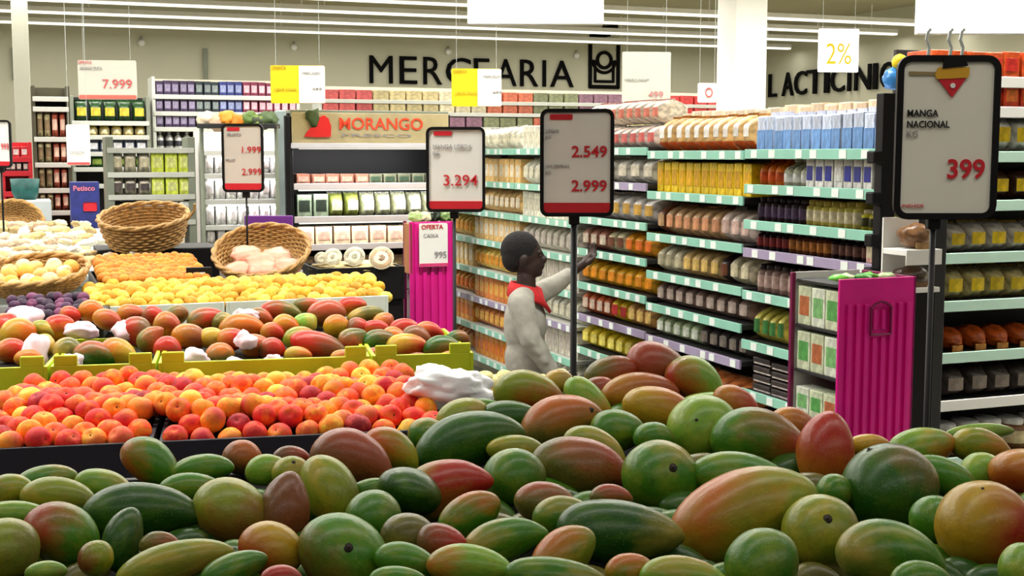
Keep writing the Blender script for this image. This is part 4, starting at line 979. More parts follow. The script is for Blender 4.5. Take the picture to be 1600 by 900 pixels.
YF = [((212, 160, 34), (224, 184, 66)), ((190, 136, 28), (212, 164, 50)), ((220, 186, 70), (226, 200, 100))]
pm = bmesh.new(); bmesh.ops.create_icosphere(pm, subdivisions=2, radius=1); SMALL = bm_mesh(pm, smooth=True); SMALL.materials.append(M_PEACH)
w_ = ys[2]-ys[0]; nx = 24; st_ = w_/nx
for j in range(8):
    for i in range(nx):
        tt = T_Y+.035+j*.05; e = min(1, j/4)
        p = F(STORE, ys[0]+(i+.5+.25*(-1)**j)*st_+random.uniform(-.006, .006), tt, zy-.006+.045*e+random.uniform(-.008, .01))
        o = ball(SMALL, 'yellow_plum', p, .029, random.randrange(3), False, YF, (226, 180, 60), -.6); o.scale = (.034, .027, .026)
        tag(o, 'small yellow fruit, %s from the left in the %s row of the white crates' % (ORD[i], ORD[j]), 'fruit', 'yellow fruit in the white crates')
# black tray of orange fruit
T_O = T_Y+.47
so = [s_st(T_O, q, 430) for q in (150, 335)]; zo = HT(STORE, T_O, 240, 440).z
crate('black_tray', STORE, so[0], so[1], T_O, T_O+.68, zo-.09, zo-.005, M_BLACK, 'black tray of small orange fruit under the round basket', 'tray')
for j in range(11):
    for i in range(13):
        p = F(STORE, so[0]+.03+(i+.25*(-1)**j+.3)*(so[1]-so[0]-.05)/13, T_O+.04+j*.055, zo+.004+j*.005+random.uniform(-.005, .007))
        o = ball(SMALL, 'orange_apricot', p, .026, random.randrange(2), False, [((212, 134, 34), (222, 156, 54)), ((200, 116, 28), (214, 144, 44))], (226, 120, 40), -.5); o.scale = (.026, .026, .024)
        tag(o, 'small orange apricot, %s from the left in the %s row of the black tray' % (ORD[i], ORD[j]), 'apricot', 'apricots in the black tray')
o = link('tray_ticket_holder', box_mesh((0, 0, 0), (.11, .02, .06), .004), M_BLACK, None, P(311, 428, 5.62), (0, 0, .3)); tag(o, 'small black ticket holder on the orange fruit tray', 'ticket holder')
link('ticket', box_mesh((0, -.012, -.005), (.05, .003, .025), 0), M_WHITE, o)

# ------------------------------------------------------------------ wicker baskets
M_WICK = plain('wicker', (196, 150, 84), .6, .22, scale=60, bump=.4)
def lathe_open(prof, n):
    bm = bmesh.new(); rings = [[bm.verts.new((r*math.cos(2*PI*i/n), r*math.sin(2*PI*i/n), z)) for i in range(n)] for r, z in prof]
    for a, b in zip(rings, rings[1:]):
        for i in range(n): bm.faces.new((a[i], a[(i+1) % n], b[(i+1) % n], b[i]))
    return bm_mesh(bm, smooth=True)
M_WICKIN = plain('wicker_inside', (170, 124, 62), .7, .3, scale=45, bump=.5)
def wicker(R0, R1, h, rows=11, n=44, th=.007, handle=True):
    """woven bowl: a stack of strands waving in and out round stakes"""
    bm = bmesh.new()
    for j in range(rows):
        f = j/(rows-1); R = R0+(R1-R0)*f**.7; z = th+h*f
        pts = [((R+th*.8*math.cos(PI*i+PI*j))*math.cos(2*PI*i/n), (R+th*.8*math.cos(PI*i+PI*j))*math.sin(2*PI*i/n), z) for i in range(n+1)]
        tube(bm, pts, th*.62*1.3, 5)
    walls = bm_mesh(bm, smooth=True)
    bm = bmesh.new()
    for ph in (0, PI):
        tube(bm, [((R1+.006*math.cos(9*a+ph))*math.cos(a), (R1+.006*math.cos(9*a+ph))*math.sin(a), h+th*2+.006*math.sin(9*a+ph)) for a in [2*PI*i/72 for i in range(73)]], th*1.3, 6)
    rim = bm_mesh(bm, smooth=True)
    bm = bmesh.new()
    for j in range(7):
        R = R0*(j+1)/7; tube(bm, [((R)*math.cos(2*PI*i/36), R*math.sin(2*PI*i/36), th*.6+.002*(-1)**i) for i in range(37)], th, 5)
    base = bm_mesh(bm, smooth=True)
    return walls, rim, base
def basket(px, py, Y, R1, R0, h, label, rot=(0, 0, 0), **kw):
    a_, b_, c_ = wicker(R0, R1, h, **kw)
    r = empty('wicker_basket', P(px, py, Y)); r.rotation_euler = rot; tag(r, label, 'basket')
    link('inner_wall', lathe_open([(R0*.2, .006), (R0*.98, .008), (R0+(R1-R0)*.6, h*.45), (R1-.004, h)], 32), M_WICKIN, r)
    link('woven_wall', a_, M_WICK, r); link('braided_rim', b_, M_WICK, r); link('woven_base', c_, M_WICK, r)
    return r
YB = 6.9
kb = YB/2000
rb = basket(228, 378, YB-.15, 66*kb, 54*kb, 38*kb, 'round wicker basket standing empty on the black tray', rot=(.26, 0, 0), rows=9, handle=True)
bm = bmesh.new(); tube(bm, [(66*kb, 0, .12), (78*kb, 0, .17), (80*kb, 0, .21)], .007, 6); link('loose_cane', bm_mesh(bm), M_WICK, rb)
# platform behind the trays
o = link('rear_crate', box_mesh((0, 0, 0), (.62, .40, .16), .006), M_BLACK, None, P(243, 386, YB) + Vector((0, .0, -.075)), (0, 0, STORE)); tag(o, 'black crate under the round wicker basket', 'crate')
# tilted basket with pink trays
YC = 6.0; kc = YC/2000
rc = basket(412, 418, YC+.22, 76*kc, 54*kc, 30*kc, 'wide wicker basket tilted forward and filled with pink trays', rot=(.50, 0, 0))
M_PINKP = plain('pink_fruit_pack', (236, 176, 150), .4, .1, scale=10)
bpy.context.view_layer.update()
for i, (x, y) in enumerate([(-.10, -.09), (.02, -.11), (.12, -.06), (-.08, .02), (.06, .03), (.0, -.04)]):
    o = link('pink_fruit_tray', blob(.075, .06, .035, 3, .3, 2.4, 60+i), M_PINKP, None); o.matrix_world = rc.matrix_world @ Matrix.Translation((x, y, .045+.018*(i % 2)))
    tag(o, 'wrapped pink fruit tray, %s in the tilted basket' % ORD[i], 'fruit tray', 'pink trays in the tilted basket')
# shallow basket front left
YD = 5.1; kd = YD/2000
rd = basket(58, 448, YD+.18, 82*kd, 66*kd, 24*kd, 'shallow wicker basket of peach coloured fruit beside the black tray', rot=(.22, 0, 0))
bpy.context.view_layer.update()
for i in range(17):
    a = i*2.4; R = .03+.135*math.sqrt(i/17)
    o = ball(PEACH[0], 'pale_peach', (0, 0, 0), .034, i % 3, i % 2 == 0, [((236, 196, 120), (240, 210, 150)), ((236, 168, 70), (240, 190, 100)), ((240, 214, 170), (236, 190, 130))], (230, 140, 60), -.4)
    o.location = rd.matrix_world @ Vector((R*math.cos(a)-.01, R*math.sin(a), .05)); tag(o, '%s pale peach spiralling outwards in the shallow basket' % ORD[i], 'peach', 'pale peaches in the shallow basket')
o = link('basket_stand', box_mesh((0, 0, 0), (.36, .40, 1.3), .006), M_BLACK, None, P(35, 468, YD+.2) + Vector((0, 0, -.70)), (0, 0, STORE)); tag(o, 'black stand under the shallow wicker basket', 'stand')

# cut melons on a black crate
YM = 6.15
c = P(565, 418, YM)
crate('black_crate', STORE, *[st(STORE, P(q, 420, YM))[0] for q in (490, 640)], st(STORE, c)[1], st(STORE, c)[1]+.34, c.z-.16, c.z, M_BLACK, 'black crate carrying cut melon halves beside the small magenta tower', 'crate')
o = link('crate_stand', box_mesh((0, 0, 0), (.34, .3, c.z-.16), .006), M_BLACK, None, F(STORE, st(STORE, c)[0]+.04, st(STORE, c)[1]+.17, (c.z-.16)/2), (0, 0, STORE)); tag(o, 'black stand under the crate of cut melons', 'stand')
o = link('ice_bed', blob(.21, .15, .025, 3, .4, 4, 3), plain('pale_foam_pad', (226, 206, 150), .6, .15, scale=20), None, F(STORE, st(STORE, c)[0], st(STORE, c)[1]+.16, c.z-.008), (0, 0, STORE)); tag(o, 'pale straw bed lying under the cut melons', 'straw bed')
RIND = lathe([(.1, 0), (.6, .1), (.9, .4), (1, .78), (.98, .80)], 18); FLESH = lathe([(.93, .76), (.94, .80), (.55, .80), (.42, .70), (.01, .66)], 18)
for i, (px, py, w_, fc) in enumerate([(503, 406, 22, (240, 236, 214)), (521, 405, 30, (240, 240, 220)), (555, 405, 34, (236, 240, 222)), (597, 408, 40, (240, 200, 150))]):
    p = P(px, py, YM+.08); r = empty('melon_half', p); tag(r, ['cut white melon half, outermost by the tilted basket', 'cut white melon half, second from the tilted basket', 'cut white melon half, third from the tilted basket', 'cut orange melon half beside the small magenta tower'][i], 'melon')
    r.rotation_euler = (1.05, 0, 0); R = w_*YM/2000/2; r.scale = (R, R, R*.8)
    link('rind', RIND if i == 0 else RIND.copy(), plain('melon_rind', (236, 226, 196), .5, .06), r)
    link('flesh', FLESH.copy(), plain('melon_flesh_%d' % (i == 3), fc, .5, .05), r)
    link('seed_hollow', lathe([(.05, .70), (.34, .74), (.30, .80), (.02, .80)], 12), plain('seed_%d' % (i == 3), (170, 96, 50) if i == 3 else (214, 216, 190), .6, .1), r)

# ------------------------------------------------------------------ pale counter with garlic, left
YG_ = 7.6
p0, p1 = P(-30, 415, 6.3), P(250, 330, 9.0)
M_ICE = plain('ice_white_counter', (206, 214, 214), .4, .03)
r = empty('sloping_counter', (P(90, 380, 7.6).x, 7.6, 0), STORE); tag(r, 'ice white sloping counter of garlic and onions behind the baskets', 'counter')
bm = bmesh.new(); add_box(bm, Vector((0, 0, 1.40)), (1.5, 2.0, .06), .02, Euler((.07, 0, 0))); link('counter_top', bm_mesh(bm), M_ICE, r); link('body', box_mesh((0, 0, .66), (1.4, 1.8, 1.3), .03), M_ICE, r)
random.seed(11)
GC = [((226, 214, 176), 'cream'), ((214, 190, 130), 'straw'), ((236, 230, 210), 'white'), ((196, 164, 110), 'tan'), ((220, 190, 160), 'pinkish')]
GM = [blob(1, .8, .55, 3, .35, 2.2, s) for s in range(3)]
for g in GM: g.materials.append(M_TINT)
gi = 0
for j in range(7):
    for i in range(13):
        px = 4+i*19+random.uniform(-6, 6); py = 352+j*9.5+random.uniform(-3, 3)
        if px > 150 and py < 395 and px > 155: continue
        if px > 245 or py > 352+60-(0 if px < 150 else 10): continue
        Y = float(np.interp(py, [350, 412], [7.9, 6.3])); p = P(px, py, Y)
        o = bpy.data.objects.new('garlic_bulb', GM[gi % 3]); COL.objects.link(o); o.location = p; s_ = random.uniform(.036, .052); o.scale = (s_*1.25, s_, s_); o.rotation_euler = (random.uniform(-.3, .3), random.uniform(-.3, .3), random.uniform(0, 6))
        c_, n_ = GC[random.randrange(5)]; o.color = C4(*c_); tag(o, '%s garlic bulb, %s along in the %s row down the pale counter' % (n_, ORD[i], ORD[j]), 'garlic', 'garlic on the pale counter'); gi += 1
re_ = basket(22, 362, 8.3, 42*8.3/2000, 30*8.3/2000, 22*8.3/2000, 'golden wicker basket tipped on its side on the pale counter', rot=(.9, .2, .3))
# ------------------------------------------------------------------ cold display with the MORANGO banner
YF_ = 9.4; kf = YF_/2000
tF = st(STORE, P(560, 300, YF_))[1]
A_, B_ = HT(STORE, tF, 455, 300), HT(STORE, tF, 700, 300); wF = math.hypot(B_.x-A_.x, B_.y-A_.y)
sF0, sF1 = st(STORE, A_)[0], st(STORE, B_)[0]
zt = lambda y, px=560: HT(STORE, tF, px, y).z
r = empty('chilled_display', F(STORE, (sF0+sF1)/2, tF, 0), STORE); tag(r, 'dark open chilled display with a beige MORANGO banner', 'chilled display')
dF = .5
link('back_panel', box_mesh((0, dF, zt(175)/2), (wF, .03, zt(175)), 0), M_BLACK, r)
for sx in (-1, 1): link('side_panel', box_mesh((sx*(wF/2), dF/2, zt(178)/2), (.04, dF, zt(178)), .006), M_BLACK, r)
link('canopy', box_mesh((0, dF/2-.02, zt(178)), (wF, dF, .05), .006), M_POST, r)
bn = link('banner', box_mesh((0, -.03, (zt(177)+zt(224))/2), (wF*.99, .02, zt(177)-zt(224)), .004), plain('beige_banner', (188, 172, 130), .5, .12, scale=5), r)
link('lip', box_mesh((0, -.035, zt(228)), (wF, .04, .04), .006), plain('grey_lip', (206, 204, 210), .4, .03), r)
x0 = (530-455)/(700-455)*wF-wF/2
cx_ = (sF0+sF1)/2; xs_ = lambda q: st(STORE, HT(STORE, tF, q, 200))[0]-cx_
textfit('MORANGO', plain('orange_red_letter', (232, 70, 34), .5, .02), r, xs_(528), xs_(658), zt(203), zt(184), -.046, .012, 'banner_text')
textfit('FRESCO', M_GREYTXT, r, xs_(532), xs_(640), zt(214), zt(209), -.046, 0, 'banner_text')
bm = bmesh.new(); n_ = 20
pts = [(x, z) for x, z in [(-.11, -.05), (-.04, .09), (.02, .10), (.06, .02), (.065, -.09), (-.06, -.085)]]
bm = bmesh.new(); pp = [(473, 214), (478, 206), (488, 196), (497, 184), (504, 181), (511, 186), (515, 198), (514, 214), (494, 215)]
a_ = [bm.verts.new((xs_(x), -.055, zt(y))) for x, y in pp]; b_ = [bm.verts.new((xs_(x), -.04, zt(y))) for x, y in pp]; bm.faces.new(a_); bm.faces.new(list(reversed(b_)))
for i in range(9): bm.faces.new((a_[i], b_[i], b_[(i+1) % 9], a_[(i+1) % 9]))
bmesh.ops.recalc_face_normals(bm, faces=bm.faces); link('strawberry', bm_mesh(bm), plain('strawberry_red', (226, 30, 26), .5, .04), r)
link('strawberry_leaf', blob(.05, .01, .05, 2, .8, 4, 3), plain('leaf_green', (70, 90, 40), .6, .2), r, (xs_(486), -.055, zt(186)))
shz = [zt(287), zt(338), zt(381), zt(420)]
for z in shz:
    s = link('shelf', box_mesh((0, dF/2, z-.015), (wF-.03, dF-.02, .02), .003), M_SHELFDK, r); link('price_rail', box_mesh((0, .002, z-.018), (wF-.04, .012, .045), .003), plain('greyish_pink_rail', (206, 196, 196), .4, .03), s)
def frow(z, h, n, sect, lvl, k='box', d=.2, row_name='of the chilled display'):
    row(k, lambda f: F(STORE, sF0+.05+(wF-.1)*f, tF+.16), STORE, z-.004, h, n, sect, (wF-.1)/n, d, '', 'its post side, %s shelf %s' % (lvl, row_name), 'goods in the chilled display')
frow(shz[0], .075, 10, [(6, ((170, 110, 90), (206, 160, 140)), 'brown punnet'), (5, ((110, 110, 90), (60, 80, 60)), 'dark green punnet')], 'first')
frow(shz[1], .17, 9, [(2, ((150, 166, 140), (40, 50, 40), WH), 'dark labelled box'), (2, ((170, 180, 90), (226, 230, 190), WH), 'yellow green salad bag', 'bag'), (6, ((226, 228, 190), (236, 238, 220), WH), 'white green salad bag', 'bag')], 'second')
frow(shz[2], .13, 8, [(1, ((226, 196, 160), (214, 160, 140)), 'cream meat tray')], 'third')
frow(shz[3], .10, 8, [(1, ((120, 90, 60), (160, 130, 90)), 'dim brown punnet')], 'fourth')
def inner_lamp(parent, w, x, y, z, power):
    link('inner_light', box_mesh((x, y, z), (w, .03, .02), .003), M_LED, parent)
    l = bpy.data.lights.new('inner_lamp', 'AREA'); l.shape = 'RECTANGLE'; l.size = w; l.size_y = .03; l.energy = power
    o = bpy.data.objects.new('inner_lamp', l); COL.objects.link(o); o.parent = parent; o.location = (x, y-.01, z-.02); o.rotation_euler = (.5, 0, 0)
inner_lamp(r, wF*.9, 0, -.01, zt(231), 9)
for z in shz[:2]: inner_lamp(r, wF*.9, 0, .03, z-.04, 2.5)
# pale end post of the display
a = P(440, 290, 9.0); o = link('display_end_post', box_mesh((0, 0, 1.15), (.07, .07, 2.3), .01), plain('bluish_grey_post', (150, 164, 164), .4, .05), None, (a.x, a.y, 0), (0, 0, STORE)); tag(o, 'bluish grey post at the end of the chilled display', 'post')
a = P(450, 290, 8.9); o = link('display_end_post', box_mesh((0, 0, 1.13), (.035, .05, 2.26), .006), M_BLACK, None, (a.x, a.y, 0), (0, 0, STORE)); tag(o, 'slim black post touching the chilled display', 'post')

# ------------------------------------------------------------------ helper for units further back that face the camera
def unit(px0, px1, Y, ytop, shelves, label, mat=None, back=None, depth=.35, name='shelving_unit', posts=True, railmat=None, pw=.03):
    pm_ = (px0+px1)/2; t = st(STORE, P(pm_, 240, Y))[1]; a, b = HT(STORE, t, px0, 240), HT(STORE, t, px1, 240); s0, s1 = st(STORE, a)[0], st(STORE, b)[0]; w = s1-s0
    z = lambda y: HT(STORE, t, pm_, y).z
    r = empty(name, F(STORE, (s0+s1)/2, t, 0), STORE); tag(r, label, 'shelving')
    H = z(ytop)
    if back: link('back_panel', box_mesh((0, depth, H/2), (w, .02, H), 0), back, r)
    if posts:
        for sx in (-1, 1): link('upright', box_mesh((sx*(w/2-pw/2), depth/2, H/2), (pw, depth, H), .004), mat or M_SHELF, r)
    for y in shelves:
        s = link('shelf', box_mesh((0, depth/2, z(y)-.012), (w-.02, depth-.01, .02), .003), mat or M_SHELF, r)
        link('price_rail', box_mesh((0, -.003, z(y)-.015), (w-.02, .012, .04), .003), railmat or M_SHELF, s)
    link('plinth', box_mesh((0, depth/2, .08), (w-.02, depth-.02, .16), .004), mat or M_SHELF, r)
    def put(si, h_px, n, sect, lvl, where, group, k='box', parts=False, d=.18, back_=.10, fill=.95, zoff=0):
        zz = z(shelves[si]+zoff)+.0; 
        row(k, lambda f: F(STORE, s0+.03+(w-.06)*f, t+back_), STORE, zz-.001, h_px*Y/2000, n, sect, (w-.06)/n, d, '', '%s, %s level' % (where, lvl), group, parts, fill)
    return put, r
NVY = (56, 50, 84)
# navy packs, upper middle left
put, _ = unit(240, 470, 11.7, 122, [150, 176, 200, 232], 'back shelving of navy, blue and maroon packs', M_SHELF, M_BACKPANEL)
sec = [(4, ((62, 48, 78), (150, 140, 170)), 'purple pack'), (3, ((40, 50, 56), (130, 140, 140)), 'dark green pack'), (3, ((50, 60, 120), (150, 160, 200)), 'blue pack'), (6, ((130, 50, 76), (226, 180, 190)), 'maroon pack')]
for i in range(3): put(i, 22, 18, sec, ORD[i], 'the baskets end', 'packs on the navy back shelving', parts=True)
put(3, 26, 16, [(5, ((226, 226, 222), (60, 60, 66)), 'white bottle', 'bottle'), (4, ((200, 44, 44), (226, 120, 110)), 'red pack'), (4, ((60, 56, 56), (140, 60, 50)), 'dark pack'), (3, ((140, 60, 70), (220, 190, 190)), 'maroon carton')], 'fourth', 'the baskets end', 'packs on the navy back shelving', parts=True)
# green and yellow bags
put, _ = unit(112, 236, 11.2, 150, [190, 212, 238, 262, 288], 'shelving of green and yellow bags by the white hanging card', M_POST, M_SHELFDK)
put(0, 32, 5, [(1, ((44, 80, 44), (226, 206, 70), (60, 120, 50)), 'green bag with yellow top')], 'first', 'the tall rack', 'bags beside the tall rack', 'bag', True)
put(1, 18, 6, [(1, ((206, 186, 90), (240, 226, 180)), 'yellow tub')], 'second', 'the tall rack', 'bags beside the tall rack', 'jar', True)
put(2, 20, 6, [(1, ((40, 50, 70), (210, 210, 214)), 'dark blue tub')], 'third', 'the tall rack', 'bags beside the tall rack', 'box', True)
put(3, 20, 5, [(1, ((60, 110, 50), (130, 150, 60)), 'leafy green bunch')], 'fourth', 'the tall rack', 'bags beside the tall rack', 'bag', True)
# tall rack of speckled net bags
put, _ = unit(52, 112, 10.4, 134, [152, 168, 215, 255, 295, 330], 'tall rack of speckled net bags beside the pale column', plain('dark_olive_slat', (70, 66, 46), .6, .1), plain('dark_olive_slat', (70, 66, 46), .6, .1))
for i, (si, h) in enumerate(((2, 42), (3, 36), (4, 36), (5, 32))):
    put(si, h, 4, [(2, ((206, 196, 150), (130, 110, 80), CR), 'speckled cream net bag'), (2, ((196, 100, 80), (226, 190, 170), (180, 60, 60)), 'reddish net bag')], ORD[i], 'the pale column', 'net bags on the tall rack', 'bag', True)
# frames with cream bags and lime packs
put, _ = unit(165, 305, 9.6, 214, [232, 270, 305, 345], 'grey green framed rack of cream bags and lime packs', M_POST, None, pw=.055)
put(1, 32, 6, [(3, ((226, 218, 196), (200, 190, 160), WH), 'cream bag', 'bag'), (3, ((206, 220, 70), (226, 232, 140)), 'lime green pack')], 'second', 'the blue box', 'packs on the grey green rack', parts=True)
put(2, 28, 6, [(3, ((206, 196, 180), (90, 80, 80), WH), 'greyish bag', 'bag'), (3, ((206, 220, 80), (226, 232, 150)), 'lime green box')], 'third', 'the blue box', 'packs on the grey green rack', parts=True)
put(3, 30, 6, [(2, ((120, 110, 110), (60, 56, 60), WH), 'dark bag', 'bag'), (3, ((226, 226, 220), (206, 200, 190)), 'white box')], 'fourth', 'the blue box', 'packs on the grey green rack', parts=True)
# white chilled bins
put, _ = unit(312, 446, 10.1, 205, [236, 272, 312, 352, 385], 'white chilled shelving of pale packs behind the thin signpost', M_WHITE, M_WHITE, railmat=M_WHITE)
for yy in (212, 244, 280, 320): inner_lamp(_, .55, 0, .02, HT(STORE, st(STORE, P(379, 240, 10.1))[1], 379, yy).z, 2.2)
for i in range(4):
    put(i+1 if i < 4 else 3, 34, 7, [(4, ((240, 238, 232), (232, 224, 220), WH), 'white frozen bag'), (3, ((240, 236, 236), (232, 214, 214), WH), 'pinkish frozen bag')], ORD[i], 'the grey green rack', 'frozen bags on the white shelving', 'bag', True)
# long rear shelving under the wall lettering
put, _ = unit(500, 1130, 14.5, 138, [160, 178, 200], 'long rear shelving of small cartons under the wall lettering', M_SHELF, M_BACKPANEL)
sec = [(3, ((206, 90, 90), (236, 200, 190)), 'red carton'), (4, ((206, 190, 140), (226, 214, 180)), 'cream carton'), (3, ((226, 214, 180), (190, 170, 120)), 'beige carton'), (3, ((206, 110, 80), (236, 200, 170)), 'coral carton'),
       (3, ((130, 134, 100), (90, 96, 70)), 'olive carton'), (3, ((150, 110, 130), (200, 180, 190)), 'mauve carton'), (3, ((214, 110, 110), (240, 214, 200)), 'pink carton'), (4, ((210, 60, 60), (236, 170, 150)), 'bright red carton')]
for i in range(2): put(i, 15, 26, sec, ORD[i], 'the navy packs', 'cartons on the long rear shelving')
for i in (2,): put(i, 16, 24, sec[::-1], ORD[i], 'the navy packs', 'cartons on the long rear shelving')
# red stand and teal basket, far left
put, _ = unit(0, 50, 9.7, 222, [246, 268, 300], 'red stand beside the pale column', M_RED, M_RED, railmat=M_RED)
put(0, 17, 3, [(1, ((206, 40, 50), (240, 220, 220)), 'red box')], 'first', 'the frame edge', 'boxes on the red stand', parts=True)
put(1, 16, 4, [(1, ((60, 30, 40), (226, 200, 190)), 'dark red box')], 'second', 'the frame edge', 'boxes on the red stand', parts=True)
o = link('teal_basket', lathe([(.07, 0), (.09, .05), (.10, .15), (.094, .15), (.08, .06), (.065, .01)], 18), plain('teal_plastic', (34, 100, 96), .5, .2, scale=20, bump=.5), None, P(40, 312, 9.2)); tag(o, 'round teal plastic basket in front of the red stand', 'basket')
a = P(40, 312, 9.2); o = link('white_pedestal', box_mesh((0, 0, a.z/2), (.34, .34, a.z), .01), M_ICE, None, (a.x, a.y, 0), (0, 0, STORE)); tag(o, 'white pedestal under the teal plastic basket', 'pedestal')
# blue patterned box
a = P(133, 332, 8.9); r = empty('printed_dump_box', (a.x, a.y, 0), STORE); tag(r, 'tall blue printed cardboard box with pink lettering beside the tall rack', 'box')
zt2 = P(133, 284, 8.9).z
link('box_body', box_mesh((0, 0, zt2/2), (.19, .16, zt2), .004), plain('blue_print', (40, 50, 130), .5, .2, scale=12), r); textfit('Petisco', plain('pink_print', (236, 130, 150), .5, .02), r, -.075, .065, zt2-.06, zt2-.025, -.084, .01, 'box_text')
link('red_print', box_mesh((.03, -.082, zt2-.17), (.09, .004, .06), .01), M_RED, r)
# hanging vegetables garland above the white shelving
for i, (px, c_) in enumerate([(322, (226, 206, 180)), (338, (214, 180, 150)), (356, (230, 150, 40)), (372, (224, 130, 30)), (390, (90, 120, 50)), (406, (60, 70, 50)), (420, (80, 100, 60)), (405, (120, 140, 60))]):
    o = link('hanging_vegetable', blob(.06, .05, .055, 3, .4, 2.5, 80+i), M_TINT, None, P(px, 187+(i % 2)*4, 8.6)); o.color = C4(*c_)
    tag(o, 'rounded vegetable, %s along the row on top above the white shelving' % ORD[i], 'vegetable', 'vegetables above the white shelving')
a, b = P(312, 197, 8.6), P(434, 197, 8.6); o = link('vegetable_board', box_mesh((0, 0, 0), (b.x-a.x, .16, .03), .004), M_SHELFDK, None, (a+b)/2); tag(o, 'dark board carrying the row of rounded vegetables', 'board')
for sx in (-1, 1):
    bm = bmesh.new(); tube(bm, [(sx*(b.x-a.x)*.48, 0, -((a.z))), (sx*(b.x-a.x)*.48, 0, 0)], .014, 8); link('leg', bm_mesh(bm), M_POST, o)
# signs at the extreme left edge
framed_sign(-22, 18, 188, 262, 7.6, 'narrow black framed sign with red foot cut by the frame edge', [('999', 2, 14, 224, 234, M_RED, 0)], 6, 1.42, pole_r=.006)
# purple and yellow strips behind the tilted basket
o = link('purple_panel', box_mesh((0, 0, 0), (.26, .02, .07), .004), plain('purple_card', (120, 50, 150), .5, .05), None, P(420, 347, 6.9)); link('support_leg', box_mesh((0, 0, -.82), (.02, .02, 1.6), 0), M_POST, o); tag(o, 'purple card strip standing behind the tilted basket', 'card strip')

# ------------------------------------------------------------------ the person
def capsule(bm, a, b, ra, rb, n=14):
    a, b = Vector(a), Vector(b); d = (b-a); L = d.length; d.normalize(); u = d.orthogonal().normalized(); v = d.cross(u); rings = []
    st_ = [(-ra*math.cos(q), ra*math.sin(q)) for q in (.25, .6, 1.0, 1.4)]+[(L*f, ra+(rb-ra)*f) for f in (.25, .5, .75)]+[(L+rb*math.sin(q), rb*math.cos(q)) for q in (.1, .5, .9, 1.3)]
    for z, r_ in st_: rings.append([bm.verts.new(a+d*z+(u*math.cos(2*PI*j/n)+v*math.sin(2*PI*j/n))*r_) for j in range(n)])
    for x, y in zip(rings, rings[1:]):
        for j in range(n): bm.faces.new((x[j], x[(j+1) % n], y[(j+1) % n], y[j]))
    bm.faces.new(list(reversed(rings[0]))); bm.faces.new(rings[-1])
def ell(bm, c, r_, rot=None):
    q = bmesh.ops.create_uvsphere(bm, u_segments=18, v_segments=14, radius=1)['verts']
    M = Matrix.Translation(c) @ (rot.to_matrix().to_4x4() if rot else Matrix()) @ Matrix.Diagonal((*r_, 1))
    for v in q: v.co = M @ v.co
def fused(name, bm, mat, parent, vox, smooth=4):
    bmesh.ops.recalc_face_normals(bm, faces=bm.faces)
    me = bm_mesh(bm); o = link(name, me, mat, parent)
    m = o.modifiers.new('r', 'REMESH'); m.mode = 'VOXEL'; m.voxel_size = vox; m.use_smooth_shade = True
    s = o.modifiers.new('s', 'SMOOTH'); s.iterations = smooth; s.factor = .5
    return o
YP = 7.1
root = P(822, 600, YP); root = Vector((root.x, YP, 0))
per = empty('person', root, 0); tag(per, 'person in grey sweatshirt with red collar, seen in profile, reaching up to the shelving', 'person')
def L_(px, py, dy=0.0):
    p = P(px, py, YP+dy); return Vector((p.x, p.y, p.z))-root
M_SKIN = plain('dark_brown_skin', (50, 31, 27), .5, .08, scale=20)
hip = L_(828, 604); chest = L_(822, 505); neck0 = L_(822, 455); neck1 = L_(822, 432); hc = L_(818, 399)
shR = L_(814, 474, -.15); shL = L_(826, 466, .14)
elR = L_(828, 530, -.20); wrR = L_(860, 577, -.16)
elL = L_(866, 446, .27); wrL = L_(911, 413, .42); haL = L_(930, 396, .49)
bm = bmesh.new()
capsule(bm, neck0, neck1, .058, .052)
ell(bm, hc+Vector((-.008, .0, .012)), (.108, .082, .112)); ell(bm, hc+Vector((.035, 0, -.045)), (.072, .062, .085)); ell(bm, hc+Vector((.075, 0, -.095)), (.032, .034, .026))
ell(bm, hc+Vector((.115, 0, -.022)), (.018, .016, .022)); ell(bm, hc+Vector((.102, 0, .004)), (.012, .011, .03), Euler((0, -.3, 0)))       # nose
ell(bm, hc+Vector((.104, 0, -.055)), (.016, .026, .009)); ell(bm, hc+Vector((.100, 0, -.070)), (.015, .024, .010))                           # lips
ell(bm, hc+Vector((.088, 0, .022)), (.016, .05, .012))                                                                                        # brow
for sy in (-1, 1): ell(bm, hc+Vector((.0, sy*.084, -.02)), (.022, .010, .032), Euler((0, .15, 0)))
capsule(bm, neck0+Vector((0, 0, -.02)), chest, .07, .10); capsule(bm, chest, hip, .10, .10)
capsule(bm, shR, elR, .045, .036); capsule(bm, elR, wrR, .036, .026); capsule(bm, shL, elL, .045, .036); capsule(bm, elL, wrL, .036, .026)
capsule(bm, neck0, shR, .05, .045); capsule(bm, neck0, shL, .05, .045)
def hand(bm, w, tip, spread, curl, thumbdir):
    d = (tip-w).normalized(); sp = Vector(spread).normalized(); sp = (sp-d*sp.dot(d)).normalized(); nn = d.cross(sp)
    ell(bm, w+d*.045, (.032, .032, .032)); capsule(bm, w, w+d*.06, .024, .030)
    for i, (o_, ln) in enumerate(((-.027, .060), (-.009, .070), (.009, .066), (.027, .052))):
        b0 = w+d*.065+sp*o_; b1 = b0+d*ln*.5+nn*curl*.008; b2 = b1+d*ln*.35+nn*curl*.026; b3 = b2+d*ln*.2+nn*curl*.03
        capsule(bm, b0, b1, .0095, .0088, 8); capsule(bm, b1, b2, .0088, .008, 8); capsule(bm, b2, b3, .008, .0066, 8)
    t0_ = w+d*.02+sp*thumbdir*.026; t1_ = t0_+d*.032+sp*thumbdir*.026+nn*curl*.008; t2_ = t1_+d*.028+sp*thumbdir*.006+nn*curl*.012
    capsule(bm, t0_, t1_, .012, .010, 8); capsule(bm, t1_, t2_, .010, .008, 8)
